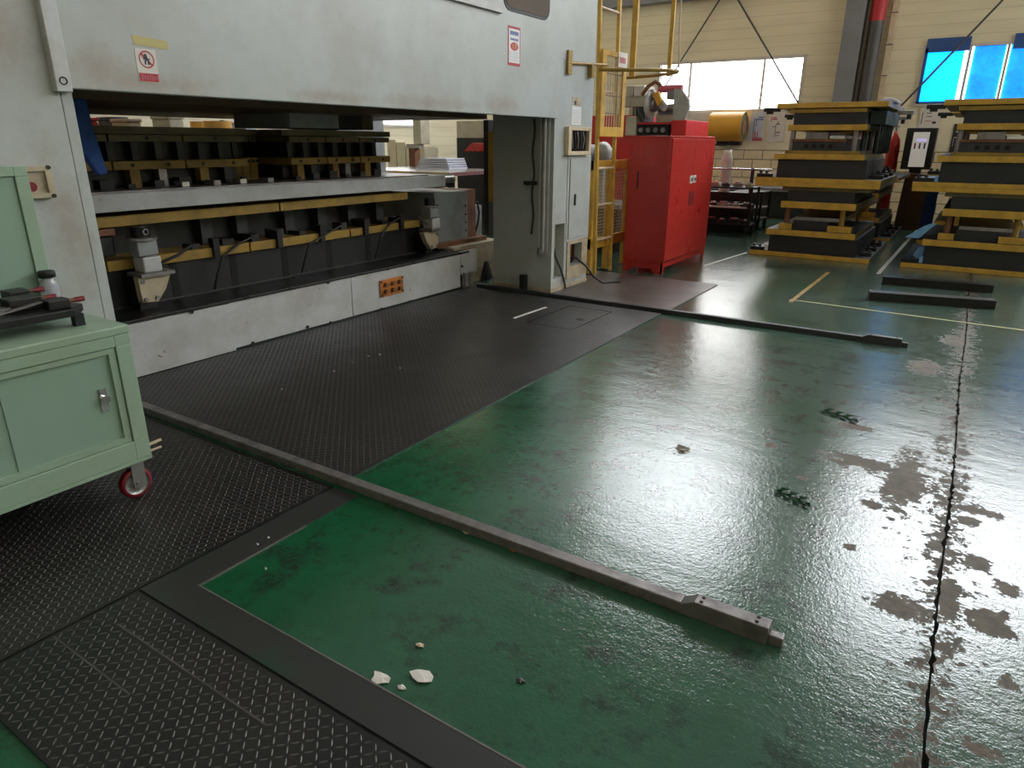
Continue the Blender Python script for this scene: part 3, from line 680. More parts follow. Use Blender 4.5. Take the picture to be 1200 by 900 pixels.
die_upper(2.02, 3.62, -4.85, 'left black and yellow die standing on the white beam in the press')
die_upper(4.04, 5.26, -4.85, 'right black and yellow die standing on the white beam in the press')
md = die_upper(3.72, 3.95, -5.15, 'narrow dark die set back between the two larger ones in the press')
for i in range(4):
    y = 2.95+.24*i; tag(obj('scrap_box', bx(-4.82, -4.72+.02*(i % 2), y, y+.06, 1.182, 1.22), 'steel' if i % 2 else 'bright', None, .004),
        ['tiny bright metal part on the white beam near the left die', 'small steel part beside the left die on the white beam', 'small shiny metal piece at the gap between the dies', 'small steel part in front of the narrow dark die'][i], 'metal part', 'loose parts on the beam')
bluec = MB(); q = [P(97, 137, 0, -4.3), P(104, 137, 0, -4.3), P(111, 195, 0, -4.3), P(100, 165, 0, -4.3)]
bluec.prism([(2.06, 1.714), (2.19, 1.714), (2.195, 1.55), (2.235, 1.31), (2.18, 1.30), (2.12, 1.42), (2.08, 1.6)], 0, -4.36, -4.30)
tag(obj('blue_cloth', bluec, 'blue', None, .01), 'blue rag hanging inside the left end of the press opening', 'rag')

# ------------------------------------------------------------------ things seen through and behind the press
def bgbox(name, px0, px1, zt, x, dep, m, label, cat, zb=0.):
    a, b = P(px0, 145, 0, x).y, P(px1, 145, 0, x).y
    o = thing(name, (x, (a+b)/2, zb), label, cat)
    obj('body', bx(x-dep, x, a, b, zb, zt-.04), m, o, bev=.02)
    obj('lid', bx(x-dep-.01, x+.01, a-.01, b+.01, zt-.04, zt), m, o, bev=.01)
    obj('base', bx(x-dep+.02, x-.0, a+.02, b-.02, zb, zb+.08), 'black', o)
    return o
bgbox('tool_locker', 95, 116, 1.745, -9.0, .5, 'red', 'bright red locker glimpsed behind the press above the left die', 'locker')
bgbox('control_cabinet', 134, 150, 1.77, -9.3, .4, 'black2', 'dark control cabinet glimpsed behind the press', 'cabinet')
bgbox('pallet_box', 151, 166, 1.74, -8.75, .4, 'wood', 'brownish box glimpsed behind the press beside the dark cabinet', 'box')
bgbox('cream_cabinet', 198, 216, 1.80, -9.1, .4, 'beige_machine', 'cream cabinet glimpsed behind the press in the middle gap', 'cabinet')
def drum(px, z, x, r, m, label):
    c = P(px, 145, 0, x); o = thing('steel_drum', (x, c.y, 0), label, 'drum')
    obj('drum_body', MB().lathe([(0, 0), (r, 0), (r, z*.33), (r+.012, z*.335), (r, z*.34), (r, z*.66), (r+.012, z*.665), (r, z*.67), (r, z), (r-.02, z), (r-.02, z-.015), (0, z-.015)], (x, c.y, 0), 24), m, o)
    obj('drum_cap', MB().cyl((x+.1, c.y, z-.015), (x+.1, c.y, z+.01), .03, 10), 'steel', o)
drum(238, 1.74, -9.2, .17, 'mustard', 'brown-orange drum column seen above the dies inside the press')
drum(255, 1.73, -8.4, .17, 'mustard', 'bright orange drum column seen above the dies inside the press')
bgbox('white_locker', 285, 300, 1.76, -9.3, .4, 'paper_blue', 'pale bluish cabinet glimpsed behind the press right of the orange drums', 'cabinet')
# feed line through the right side of the press opening
ft = thing('feed_table', (-7.6, 9.2, 0), 'pale feed table with a metal strip behind the press', 'table')
obj('table_top', bx(-8.6, -6.4, 8.2, 9.8, 1.02, 1.07), 'bright', ft)
for x_ in (-8.5, -6.55):
    for y_ in (8.3, 9.6): obj('leg', bx(x_, x_+.08, y_, y_+.08, 0, 1.02), 'dark', ft)
ps = thing('sheet_stack', (-7.6, 9.5, 1.07), 'stack of pale sheets lying on the feed table behind the press', 'sheets')
for k in range(5): obj('sheet', bx(-7.95+.02*k, -7.25-.015*k, 9.25, 9.75, 1.07+.035*k, 1.095+.035*k), 'paper_blue', ps)
fp = thing('feeder_cabinet', (-7.5, 11.2, 0), 'dark feeder machine with a beige hood behind the press', 'machine')
obj('feeder_body', bx(-8.35, -6.6, 10.9, 11.6, 0, 1.56), 'black2', fp)
obj('hood', bx(-8.35, -6.6, 10.9, 11.6, 1.56, 1.86), 'beige_machine', fp, bev=.01)
obj('red_guard', MB().prism([(-7.9, 1.33), (-7.2, 1.33), (-7.3, 1.45), (-7.7, 1.48)], 1, 10.5, 10.9), 'red', fp, bev=.01)
obj('feeder_panel', bx(-7.7, -7.2, 10.88, 10.9, .9, 1.3), 'grey_machine', fp)
bgc = thing('valve_unit', (-8.75, 10.0, 0), 'cream pump unit on a brown stand seen through the press', 'pump')
obj('stand', bx(-8.72, -8.58, 9.95, 10.1, 0, 1.45), 'rust', bgc)
obj('pump_body', bx(-8.56, -8.38, 9.9, 10.15, 1.45, 1.86), 'beige_machine', bgc, bev=.01)
obj('pump_arm', bx(-8.75, -8.45, 9.93, 10.05, 1.38, 1.45), 'grey_machine', bgc)
crt = thing('cream_crate', (-9.2, 10.6, 0), 'cream panelled crate seen through the right of the press opening', 'crate')
for k in range(4): obj('crate_panel', bx(-9.75+.24*k, -9.53+.24*k, 10.5, 10.9, 0, 1.52-.04*k), 'plaster', crt)
wp = P(470, 147, 0, WLX)
o = struct('window_9', bx(WLX-.02, WLX+.03, wp.y-.9, wp.y+.8, 1.78, 2.6), 'frame_white')
obj('pane', bx(WLX+.02, WLX+.035, wp.y-.8, wp.y+.7, 1.83, 2.55), 'win_side', o)

# ------------------------------------------------------------------ mint green cart
ct = thing('tool_cart', (-3.15, .6, 0), 'mint green steel cabinet cart on red castors beside the press', 'cart')
C0, C1, Y0, Y1 = -3.46, -2.80, -.35, 1.418
obj('cart_body', bx(C0, C1-.03, Y0, Y1, .20, .75), 'mint', ct)
obj('cart_top', bx(C0-.005, C1+.003, Y0-.005, Y1+.004, .75, .787), 'mint', ct, bev=.006)
obj('face_frame', MB().plate_x(C1-.03, C1, Y0, Y1, .20, .75, [(.42, 1.355, .285, .705), (-.30, .38, .285, .705)]), 'mint', ct, bev=.003)
for a, b in ((.42, 1.355), (-.30, .38)):
    fr_ = obj('door_frame', MB().plate_x(C1-.028, C1-.008, a+.003, b-.003, .288, .702, [(a+.03, b-.03, .312, .68)]), 'mint', ct)
dn = obj('sliding_door', bx(C1-.028, C1-.02, .93, 1.325, .312, .68), 'mint_door', ct)
obj('sliding_door', bx(C1-.0295, C1-.025, .45, .945, .312, .68), 'mint_door', ct)
obj('sliding_door', bx(C1-.028, C1-.02, -.27, .35, .312, .68), 'mint_door', ct)
hd = obj('pull_plate', bx(C1-.02, C1-.014, 1.262, 1.292, .447, .545), 'chrome', dn)
obj('pull_knob', MB().cyl((C1-.016, 1.278, .498), (C1-.002, 1.278, .498), .018, 14), 'chrome', dn)
obj('bottom_rail', bx(C0, C1+.002, Y0, Y1, .185, .20), 'mint', ct)
obj('bracket_pin', MB().cyl((-2.87, 1.418, .215), (-2.86, 1.50, .225), .008, 8).cyl((-2.84, 1.418, .20), (-2.83, 1.48, .205), .006, 8), 'wood', ct)
def castor(x, y, rz=0):
    R_ = .068; c = thing if False else None
    k = obj('castor_fork', MB().box(x-.024, x-.020, y-.028, y+.028, .06, .175).box(x+.020, x+.024, y-.028, y+.028, .06, .175).box(x-.028, x+.028, y-.04, y+.04, .172, .185), 'caster', ct)
    obj('castor_tyre', MB().lathe([(R_-.014, -.018), (R_-.004, -.018), (R_, -.012), (R_, .012), (R_-.004, .018), (R_-.014, .018)], (x, y-.01, R_+PZ+.002), 24, 0), 'tyre_red', k)
    obj('castor_hub', MB().lathe([(0, -.016), (.02, -.016), (.024, -.012), (R_-.016, -.012), (R_-.014, -.017), (R_-.014, .017), (R_-.016, .012), (.024, .012), (.02, .017), (0, .017)], (x, y-.01, R_+PZ+.002), 24, 0), 'caster', k)
    obj('axle', MB().cyl((x-.03, y-.01, R_+PZ+.002), (x+.03, y-.01, R_+PZ+.002), .009, 10), 'steel', k)
for x_, y_ in ((-2.85, 1.36), (-3.40, 1.36), (-2.85, -.28), (-3.40, -.28)): castor(x_, y_)
ht = obj('hutch', MB().box(-3.46, -3.36, -.35, 1.403, .787, 1.392), 'mint', ct)
obj('hutch_face', MB().plate_x(-3.36, -3.345, -.35, 1.403, .787, 1.392, [(.55, 1.352, .83, 1.352)]), 'mint', ht, bev=.003)
obj('hutch_panel', bx(-3.361, -3.354, .553, 1.349, .833, 1.349), 'mint_door', ht)
# machined fixture lying on the cart, and a jar
fx = thing('machined_fixture', (-3.1, 1.0, .787), 'oily black machined fixture with red-tipped pins on the mint cart', 'fixture')
obj('base_plate', MB().prism([(-3.22, .45), (-2.92, .45), (-2.90, 1.28), (-2.98, 1.345), (-3.2, 1.3)], 2, .835, .865), 'black', fx, bev=.004)
for x_, y_ in ((-2.945, 1.30), (-2.94, .6), (-3.18, .6)): obj('foot', bx(x_-.018, x_+.018, y_-.018, y_+.018, .787, .836), 'black', fx)
obj('centre_block', MB().prism([(-3.26, .6), (-3.10, .6), (-3.08, .98), (-3.16, 1.08), (-3.28, 1.0)], 2, .865, .945), 'black', fx, bev=.008)
obj('top_casting', MB().lathe([(0, .06), (.05, .05), (.09, .02), (.1, 0), (0, 0)], (-3.2, 1.0, .945), 16), 'black', fx)
obj('clamp_block', bx(-3.10, -3.02, 1.10, 1.22, .865, .915), 'black', fx, bev=.005)
obj('clamp_block', bx(-2.99, -2.93, 1.20, 1.28, .865, .905), 'black', fx, bev=.005)
obj('clamp_block', bx(-3.24, -3.16, 1.16, 1.24, .865, .92), 'black', fx, bev=.005)
for (x_, y_, z_) in ((-3.06, 1.22, .895), (-2.96, 1.28, .888), (-3.2, 1.24, .905)):
    pn = obj('pin', MB().cyl((x_, y_, z_), (x_, y_+.04, z_), .009, 10), 'rust', fx); obj('red_tip', MB().cyl((x_, y_+.03, z_), (x_, y_+.065, z_), .011, 10), 'tyre_red', pn)
obj('bent_strip', MB().prism([(.72, .868), (.95, .868), (1.12, .882), (1.16, .882), (1.16, .888), (1.11, .888), (.95, .874), (.72, .874)], 0, -3.06, -3.02), 'steel', fx)
obj('bent_strip', MB().prism([(.78, .869), (1.05, .873), (1.2, .893), (1.2, .898), (1.05, .879), (.78, .875)], 0, -3.0, -2.975), 'steel', fx)
obj('brass_rod', MB().cyl((-3.22, .98, 1.0), (-3.20, .96, 1.08), .010, 8), 'wood', fx)
jx, jy = -3.30, 1.37
jr = thing('plastic_jar', (jx, jy, .787), 'small translucent jar with a black screw lid behind the black fixture', 'jar')
obj('jar_body', MB().lathe([(0, .787), (.032, .787), (.036, .80), (.036, .90), (.024, .925), (.022, .935), (0, .935)], (jx, jy, 0), 20), 'plastic', jr)
obj('jar_lid', MB().lathe([(0, .962), (.03, .962), (.034, .957), (.034, .935), (.0, .935)], (jx, jy, 0), 20), 'rubber', jr)

# ------------------------------------------------------------------ ladder, fence, hoop
LX = -3.58
ld_ = thing('safety_ladder', (LX, 7.5, 0), 'tall yellow steel ladder with a safety hoop beside the press', 'ladder')
def lerp(a, b, t_): return a+(b-a)*t_
LT = 4.6
def sl(y0, y1): return [(LX, y0, PZ), (LX, lerp(y0, y1, .5), LT/2), (LX, y1, LT)]
for y0, y1 in ((7.30, 7.05), (7.72, 7.55)):
    obj('stringer', MB().add([(LX+dx, y+dy, z) for z, y in ((PZ, y0), (LT, y1)) for dx, dy in ((-.018, -.018), (.018, -.018), (.018, .018), (-.018, .018))],
        [(3, 2, 1, 0), (4, 5, 6, 7), (0, 1, 5, 4), (1, 2, 6, 5), (2, 3, 7, 6), (3, 0, 4, 7)]), 'yellow', ld_)
for k in range(11):
    z = .42+.40*k
    if k in (3, 4): z += .0
    ya, yb = lerp(7.30, 7.05, z/LT), lerp(7.72, 7.55, z/LT)
    obj('rung', MB().cyl((LX, ya, z), (LX, yb, z), .014, 8), 'wood' if k < 8 else 'steel', ld_)
gd = obj('mesh_guard', MB().plate_x(LX+.04, LX+.07, 7.13, 7.74, 1.56, 2.42, [(7.22, 7.66, 1.66, 2.37)]), 'yellow', ld_)
for k in range(7): obj('guard_bar', MB().cyl((LX+.055, 7.25+.063*k, 1.66), (LX+.055, 7.25+.063*k, 2.37), .006, 6), 'wood', gd)
for z in (1.8, 1.98, 2.2): obj('guard_bar', MB().cyl((LX+.055, 7.22, z), (LX+.055, 7.66, z), .006, 6), 'rust', gd)
sg = obj('sign_plate', bx(LX+.072, LX+.076, 7.50, 7.73, 2.28, 2.43), 'paper', ld_)
ink('sign_marks', [(7.53+.04*i, 7.555+.04*i, 2.32, 2.38) for i in range(4)], 'ink_red', sg, LX+.0765)
hz = 2.2
hoop = [(-3.48, 6.985, hz+.01), (-3.3, 7.02, hz), (-3.05, 7.15, hz), (-2.86, 7.32, hz), (-2.80, 7.45, hz), (-2.86, 7.58, hz), (-3.05, 7.72, hz), (-3.3, 7.84, hz), (-3.6, 7.9, hz)]
obj('hoop', MB().tube(hoop, .018, 8), 'yellow_old', ld_)
obj('hoop_strap', bx(-3.03, -2.99, 7.72, 7.75, hz-.02, LT), 'yellow', ld_)
obj('hoop_strap', bx(-3.40, -3.34, 7.56, 7.60, hz-.02, LT), 'yellow', ld_)
obj('stay_bar', MB().cyl((F+.02, 6.38, 2.22), (F+.02, 7.2, 2.27), .014, 8), 'yellow_old', ld_)
obj('stay_flange', bx(F+.001, F+.03, 6.34, 6.42, 2.12, 2.33), 'yellow_old', ld_)
obj('stay_flange', bx(F+.001, F+.05, 6.80, 6.86, 2.12, 2.24), 'yellow_old', ld_)
tag(obj('hanging_cord', MB().tube([(-2.82, 7.42, 4.6), (-2.80, 7.42, 3.6), (-2.82, 7.43, 2.9), (-2.815, 7.44, 2.6), (-2.79, 7.45, 2.22)], .009), 'wood'), 'pale cord hanging down to the tip of the ladder hoop', 'cord')
fe = thing('mesh_fence', (-3.60, 7.8, 0), 'low yellow framed wire mesh fence panel behind the ladder', 'fence')
FX = -3.68
obj('post', bx(FX-.025, FX+.025, 7.32, 7.39, PZ, 1.30), 'yellow', fe)
obj('post', bx(FX-.025, FX+.025, 7.74, 7.80, PZ, 1.22), 'yellow', fe)
obj('post', bx(FX-.025, FX+.025, 8.26, 8.32, PZ, 1.30), 'yellow', fe)
obj('top_rail', bx(FX-.02, FX+.02, 7.32, 8.32, 1.20, 1.30), 'yellow', fe)
obj('bottom_rail', bx(FX-.02, FX+.02, 7.32, 8.32, .30, .42), 'yellow', fe)
wm = MB()
for k in range(24): wm.cyl((FX, 7.40+.039*k, .42), (FX, 7.40+.039*k, 1.2), .0028, 4, caps=False)
for k in range(20): wm.cyl((FX+.004, 7.39, .45+.039*k), (FX+.004, 8.26, .45+.039*k), .0028, 4, caps=False)
obj('wire_mesh', wm, 'wood', fe, kind='stuff')
for y in (7.35, 7.77): obj('foot_plate', bx(FX-.06, FX+.055, y-.07, y+.07, PZ, .018), 'black', fe)

# ------------------------------------------------------------------ red cabinet
rc = thing('red_cabinet', (-3.2, 8.6, 0), 'tall glossy red steel cabinet with two doors beside the ladder', 'cabinet')
RX0, RX1, RY0, RY1, RZ = -3.46, -2.955, 7.84, 9.40, 1.572
obj('carcass', bx(RX0, RX1, RY0, RY1, .13, RZ-.012), 'red', rc, bev=.004)
obj('top_plate', bx(RX0-.004, RX1+.006, RY0-.005, RY1+.004, RZ-.014, RZ), 'red', rc, bev=.003)
obj('base_apron', MB().prism([(RX0, .14), (RX0, .0), (RX0+.07, 0), (RX0+.13, .06), (RX1-.14, .06), (RX1-.08, .0), (RX1, 0), (RX1, .14)], 1, RY0, RY0+.02), 'red', rc)
obj('base_apron', MB().prism([(RY0, .14), (RY0, 0), (RY0+.04, 0), (RY0+.08, .075), (RY1-.08, .075), (RY1-.05, .0), (RY1, 0), (RY1, .14)], 0, RX1-.02, RX1), 'red', rc)
for y_ in (RY1-.05,): obj('foot', bx(RX0, RX0+.06, y_, y_+.05, 0, .14), 'black', rc)
d1 = obj('door', bx(RX1, RX1+.016, RY0+.012, 8.612, .15, RZ-.03), 'red', rc, bev=.004)
d2 = obj('door', bx(RX1, RX1+.016, 8.622, RY1-.012, .15, RZ-.03), 'red', rc, bev=.004)
for d, y in ((d1, 8.56), (d2, 8.68)):
    hp_ = obj('latch_plate', bx(RX1+.016, RX1+.022, y-.05, y+.05, 1.03, 1.12), 'frame_white', d)
    obj('latch', MB().cyl((RX1+.022, y, 1.075), (RX1+.035, y, 1.075), .022, 12), 'steel', d)
    obj('pull_slot', bx(RX1+.016, RX1+.018, y-.022, y+.022, .76, .93), 'rubber', d)
obj('side_slot', bx(-3.345, -3.325, RY0-.002, RY0+.01, .98, 1.18), 'black', rc)

# ------------------------------------------------------------------ coil leveller behind the cabinet
lv = thing('coil_leveller', (-4.8, 11.2, 0), 'red coil leveller with grey roll housings behind the red cabinet', 'machine')
obj('machine_body', bx(-5.75, -3.95, 10.6, 12.0, .12, 1.60), 'red_b', lv, bev=.01)
obj('machine_base', bx(-5.7, -4.0, 10.65, 11.95, 0, .12), 'black', lv)
obj('left_tower', bx(-5.75, -4.78, 10.55, 11.6, 1.0, 1.90), 'red_b', lv, bev=.01)
obj('right_tower', bx(-4.14, -3.9, 10.55, 11.6, 1.55, 1.82), 'red_b', lv, bev=.01)
cp = obj('console', bx(-4.66, -4.16, 10.5, 10.9, 1.60, 1.76), 'screen', lv)
for k in range(4): obj('dial', MB().cyl((-4.60+.12*k, 10.5, 1.68), (-4.60+.12*k, 10.485, 1.68), .035, 14), 'steel', cp)
obj('console_rail', bx(-4.68, -4.14, 10.48, 10.9, 1.76, 1.79), 'red', lv)
obj('side_box', bx(-4.84, -4.67, 10.45, 10.8, 1.60, 1.88), 'beige_machine', lv, bev=.01)
obj('side_plate', MB().prism([(-4.12, 1.82), (-3.93, 1.82), (-3.88, 2.0), (-3.9, 2.1), (-4.02, 2.24), (-4.13, 2.26)], 1, 10.55, 10.62), 'grey_machine', lv)
hw = obj('hand_wheel', MB().lathe([(.08, -.03), (.17, -.03), (.2, -.01), (.2, .01), (.17, .03), (.08, .03)], (-4.52, 10.6, 2.04), 24, 0), 'grey_machine', lv)
obj('wheel_hub', MB().cyl((-4.58, 10.6, 2.04), (-4.42, 10.6, 2.04), .1, 16), 'steel', hw)
obj('slanted_cover', MB().prism([(-4.56, 2.24), (-4.48, 2.26), (-4.26, 2.02), (-4.3, 1.95)], 1, 10.56, 10.7), 'grey_machine', lv)
obj('roll', MB().cyl((-4.45, 10.8, 2.0), (-4.12, 10.8, 2.0), .06, 14), 'steel', lv)
obj('roll', MB().cyl((-4.45, 10.8, 1.88), (-4.12, 10.8, 1.88), .06, 14), 'steel', lv)
obj('roll_frame', bx(-4.45, -4.12, 10.7, 11.0, 1.79, 1.9), 'beige_machine', lv)
obj('top_motor', MB().cyl((-4.45, 10.75, 2.27), (-4.08, 10.75, 2.27), .055, 14), 'ink_pink', lv)
obj('motor_mount', bx(-4.3, -4.1, 10.7, 10.9, 2.12, 2.24), 'column', lv)
obj('bracket', MB().prism([(-4.45, 2.2), (-4.36, 2.22), (-4.30, 2.08), (-4.36, 2.02)], 1, 10.5, 10.56), 'mustard', lv)
obj('head_casing', bx(-5.0, -4.56, 10.6, 11.2, 2.02, 2.17), 'beige_machine', lv, bev=.01)
obj('head_box', bx(-4.92, -4.80, 10.58, 11.0, 2.17, 2.32), 'beige_machine', lv, bev=.008)
obj('head_box', bx(-4.79, -4.62, 10.58, 11.0, 2.17, 2.32), 'paper', lv, bev=.008)
obj('head_foot', bx(-4.86, -4.80, 10.6, 10.7, 1.88, 2.02), 'beige_machine', lv)
obj('head_foot', bx(-4.76, -4.60, 10.62, 11.0, 1.80, 2.02), 'black', lv)
obj('cable_bundle', MB().tube([(-4.62, 10.5, 2.18), (-4.52, 10.5, 2.30), (-4.42, 10.52, 2.36), (-4.34, 10.55, 2.30)], .03, 8), 'rust', lv)
obj('cable_bundle', MB().tube([(-4.66, 10.5, 2.0), (-4.6, 10.48, 1.9), (-4.56, 10.48, 1.8)], .02, 8), 'cable', lv)
lv.location.x += .13
mx_ = thing('dark_motor', (-4.75, 9.4, 0), 'grey motor with a dark housing on a stand behind the fence', 'motor')
obj('motor_stand', bx(-5.0, -4.1, 9.0, 9.8, 0, .62), 'black2', mx_)
obj('stand_top', bx(-5.05, -4.05, 8.95, 9.85, .62, .68), 'grey_machine', mx_)
obj('motor_housing', MB().cyl((-4.75, 9.0, 1.30), (-4.75, 9.5, 1.30), .17, 18), 'dark', mx_)
obj('motor_cap', MB().lathe([(0, -.1), (.1, -.08), (.15, 0), (0, 0)], (-4.42, 9.1, 1.36), 16, 1), 'grey_machine', mx_)
obj('motor_post', bx(-4.85, -4.4, 9.1, 9.4, .68, 1.2), 'grey_machine', mx_)
tag(obj('wall_valve', MB().cyl((-4.35, 8.2, 1.76), (-4.2, 8.2, 1.76), .012, 8).lathe([(.03, -.01), (.05, -.012), (.05, .012), (.03, .01)], (-4.26, 8.2, 1.76), 14, 0), 'dark'), 'small dark valve wheel between the press and the ladder', 'valve')

# ------------------------------------------------------------------ die stacks
def lug_part(parent, x0, x1, y, z, m='black'):
    a = obj('lifting_lug', bx(x0, x1, y, y+.10, z, z+.05), m, parent, bev=.006)
    obj('lug_pin', MB().cyl((x0+.04, y+.05, z+.05), (x0+.04, y+.05, z+.085), .022, 10).cyl((x0+.12, y+.05, z+.05), (x0+.12, y+.05, z+.08), .022, 10), 'dark', a)
    return a
Yf = 10.15
def make_die1():
    d = thing('die_set', (-1.75, Yf+1, 0), 'lower black and yellow die of the first stack, right of the red cabinet', 'die', 'stacked dies')
    B = lambda n, x0, x1, ya, yb, z0, z1, m, bev=.004: obj(n, bx(x0, x1, Yf+ya, Yf+yb, z0, z1), m, d, bev)
    B('bottom_plate', -2.53, -.975, 0, 2.1, .0, .062, 'yellow')
    lb = B('lower_block', -2.29, -1.16, .04, 2.0, .062, .292, 'black2')
    B('lower_shoe', -2.335, -1.19, 0, 2.02, .292, .372, 'yellow')
    B('die_block', -2.0, -1.56, .08, 1.9, .372, .50, 'black2')
    B('steel_insert', -1.98, -1.40, .10, 1.85, .50, .545, 'steel')
    B('heel_block', -2.185, -2.01, .04, .25, .372, .455, 'yellow'); B('heel_block', -1.555, -1.255, .04, .25, .372, .455, 'yellow')
    for x_ in (-2.1, -1.40):
        for y_ in (.12, 1.8): obj('guide_post', MB().cyl((x_, Yf+y_, .372), (x_, Yf+y_, .665), .035, 14), 'yellow_old' if x_ > -2 else 'rust', d)
    B('upper_shoe', -2.185, -1.24, 0, 2.0, .665, .755, 'yellow')
    B('upper_block', -2.12, -1.28, .04, 1.95, .755, .895, 'black2')
    B('backing_plate', -2.2, -1.1, .03, 1.98, .895, .945, 'olive')
    B('top_plate', -2.565, -1.005, .0, 2.1, .945, 1.003, 'yellow')
    ch = MB()
    for r in range(2):
        for i in range(9): ch.box(-1.90+.03*i+.01*r, -1.886+.03*i+.006*(i % 3)+.01*r, Yf+.038, Yf+.0405, .185+.032*r, .198+.032*r+.003*(i % 2))
    obj('chalk_marks', ch, 'dark', lb)
    for y_ in (.25, .8, 1.4): lug_part(d, -1.14, -.99, Yf+y_, .062)
    lug_part(d, -2.53, -2.31, Yf+.02, .062)
    obj('white_block', bx(-2.33, -2.292, Yf+.01, Yf+.06, .07, .15), 'white', d)
    return d
def make_die2():
    d = thing('die_set', (-1.75, Yf+1, 1.003), 'upper black and yellow die of the first stack, resting on the lower one', 'die', 'stacked dies')
    B = lambda n, x0, x1, ya, yb, z0, z1, m, bev=.004: obj(n, bx(x0, x1, Yf+ya, Yf+yb, z0, z1), m, d, bev)
    B('bottom_plate', -2.57, -1.0, 0, 2.1, 1.003, 1.06, 'yellow')
    lb = B('lower_block', -2.305, -1.2, .04, 2.0, 1.06, 1.298, 'black2')
    B('lower_shoe', -2.355, -1.24, 0, 2.02, 1.298, 1.37, 'yellow')
    B('pad', -2.23, -1.30, .03, 1.9, 1.37, 1.41, 'yellow_old')
    B('die_block', -2.15, -1.5, .06, 1.85, 1.41, 1.52, 'dark')
    B('die_block_cap', -2.165, -1.49, .05, 1.85, 1.52, 1.555, 'rust')
    B('steel_insert', -2.0, -1.72, .08, 1.6, 1.555, 1.64, 'steel'); B('steel_insert', -1.71, -1.52, .1, 1.6, 1.555, 1.60, 'bright')
    for i in range(4): B('window_slot', -2.0+.1*i, -1.95+.1*i, .055, .07, 1.44, 1.49, 'void', 0)
    for x_ in (-2.17, -1.40):
        for y_ in (.12, 1.8): obj('guide_post', MB().cyl((x_, Yf+y_, 1.41), (x_, Yf+y_, 1.66), .034, 14), 'steel', d)
    for k in range(5): obj('spring_post', MB().cyl((-1.42+.045*k, Yf+.35+.3*k, 1.37), (-1.42+.045*k, Yf+.35+.3*k, 1.66), .022, 10), 'green_dark', d)
    B('upper_shoe', -2.22, -1.27, 0, 2.0, 1.66, 1.732, 'yellow')
    B('upper_block', -2.17, -1.30, .04, 1.95, 1.732, 1.875, 'black2')
    B('thin_plate', -2.24, -1.30, .02, 1.98, 1.875, 1.925, 'yellow_old')
    B('top_plate', -2.40, -1.065, 0.0, 2.1, 1.935, 2.0, 'yellow')
    B('top_spacer', -2.2, -1.2, .1, 1.9, 1.925, 1.935, 'black', 0)
    ch = MB()
    for i in range(9): ch.box(-1.88+.03*i, -1.868+.03*i+.006*(i % 3), Yf+.038, Yf+.0405, 1.797, 1.81+.003*(i % 2))
    obj('chalk_marks', ch, 'dark', lb)
    B('side_unit', -1.29, -1.10, .3, 1.9, 1.735, 1.90, 'green_dark')
    for k in range(6): obj('side_rod', MB().cyl((-1.16, Yf+.35+.28*k, 1.37), (-1.16, Yf+.35+.28*k, 1.735), .018, 8), 'green_dark' if k % 2 else 'dark', d)
    lug_part(d, -2.56, -2.33, Yf+.02, 1.06)
    obj('white_block', bx(-2.34, -2.306, Yf+.01, Yf+.06, 1.065, 1.13), 'white', d)
    for y_ in (.3, .9, 1.5): lug_part(d, -1.19, -1.02, Yf+y_, 1.06)
    a = obj('lifting_lug', bx(-2.58, -2.38, Yf+.05, Yf+.16, 1.90, 1.95), 'black', d, .006); obj('lug_pin', bx(-2.54, -2.46, Yf+.06, Yf+.12, 1.87, 1.90), 'black', a)
    a = obj('lifting_lug', bx(-1.07, -.88, Yf+1.2, Yf+1.35, 1.88, 1.93), 'steel', d, .006); obj('lug_pin', bx(-.95, -.9, Yf+1.2, Yf+1.33, 1.82, 1.88), 'black', a)
    return d
da, db_ = make_die1(), make_die2()
for d_ in (da, db_):
    for ch in d_.children:
        if ch.data.materials[0] in (M['yellow'], M['yellow_old']) and ch.name.split('.')[0] != 'guide_post': two_tone(ch)
for (dx, dy, l1, l2) in [(1.92, .0, 'lower black and yellow die of the rightmost front stack behind the loose beams', 'upper black and yellow die of the rightmost front stack under the blue window'),
                         (-.28, 2.5, 'lower dark die of the rear stack hidden behind the first stack', 'upper dark die of the rear stack hidden behind the first stack'),
                         (1.92, 2.6, 'lower dark die of the rear stack behind the rightmost stack', 'upper dark die of the rear stack behind the rightmost stack')]:
    for s_, l_ in ((da, l1), (db_, l2)):
        c = copy_tree(s_); c.location = s_.location+Vector((0. if dx < 0 and s_ is da else dx, dy, 0)); c['label'] = l_
        if dx and not dy:
            for ch in c.children:
                if ch.name.startswith('white_block'): ch.material_slots[0].link = 'OBJECT'; ch.material_slots[0].material = M['lblue']
# wraps and rags on the right stack
tag(obj('plastic_wrap', MB().prism([(-.62, .372), (-.46, .372), (-.36, .50), (-.30, .56), (-.34, .57), (-.44, .52)], 1, 10.16, 10.22), 'lblue', None, .008), 'light blue film draped on the yellow shoe of the right stack', 'film')
tag(obj('plastic_wrap', MB().prism([(-.50, .062), (-.385, .062), (-.375, .27), (-.45, .25), (-.49, .16)], 1, 10.30, 10.36), 'lblue', None, .008), 'light blue film stuck against the bottom block of the right stack', 'film')
tag(obj('plastic_film', MB().prism([(-1.22, 2.0), (-1.04, 2.0), (-1.02, 2.03), (-1.12, 2.06), (-1.2, 2.05)], 1, 10.6, 11.1), 'paper_blue', None, .01), 'crumpled pale plastic on top of the first stack', 'plastic')
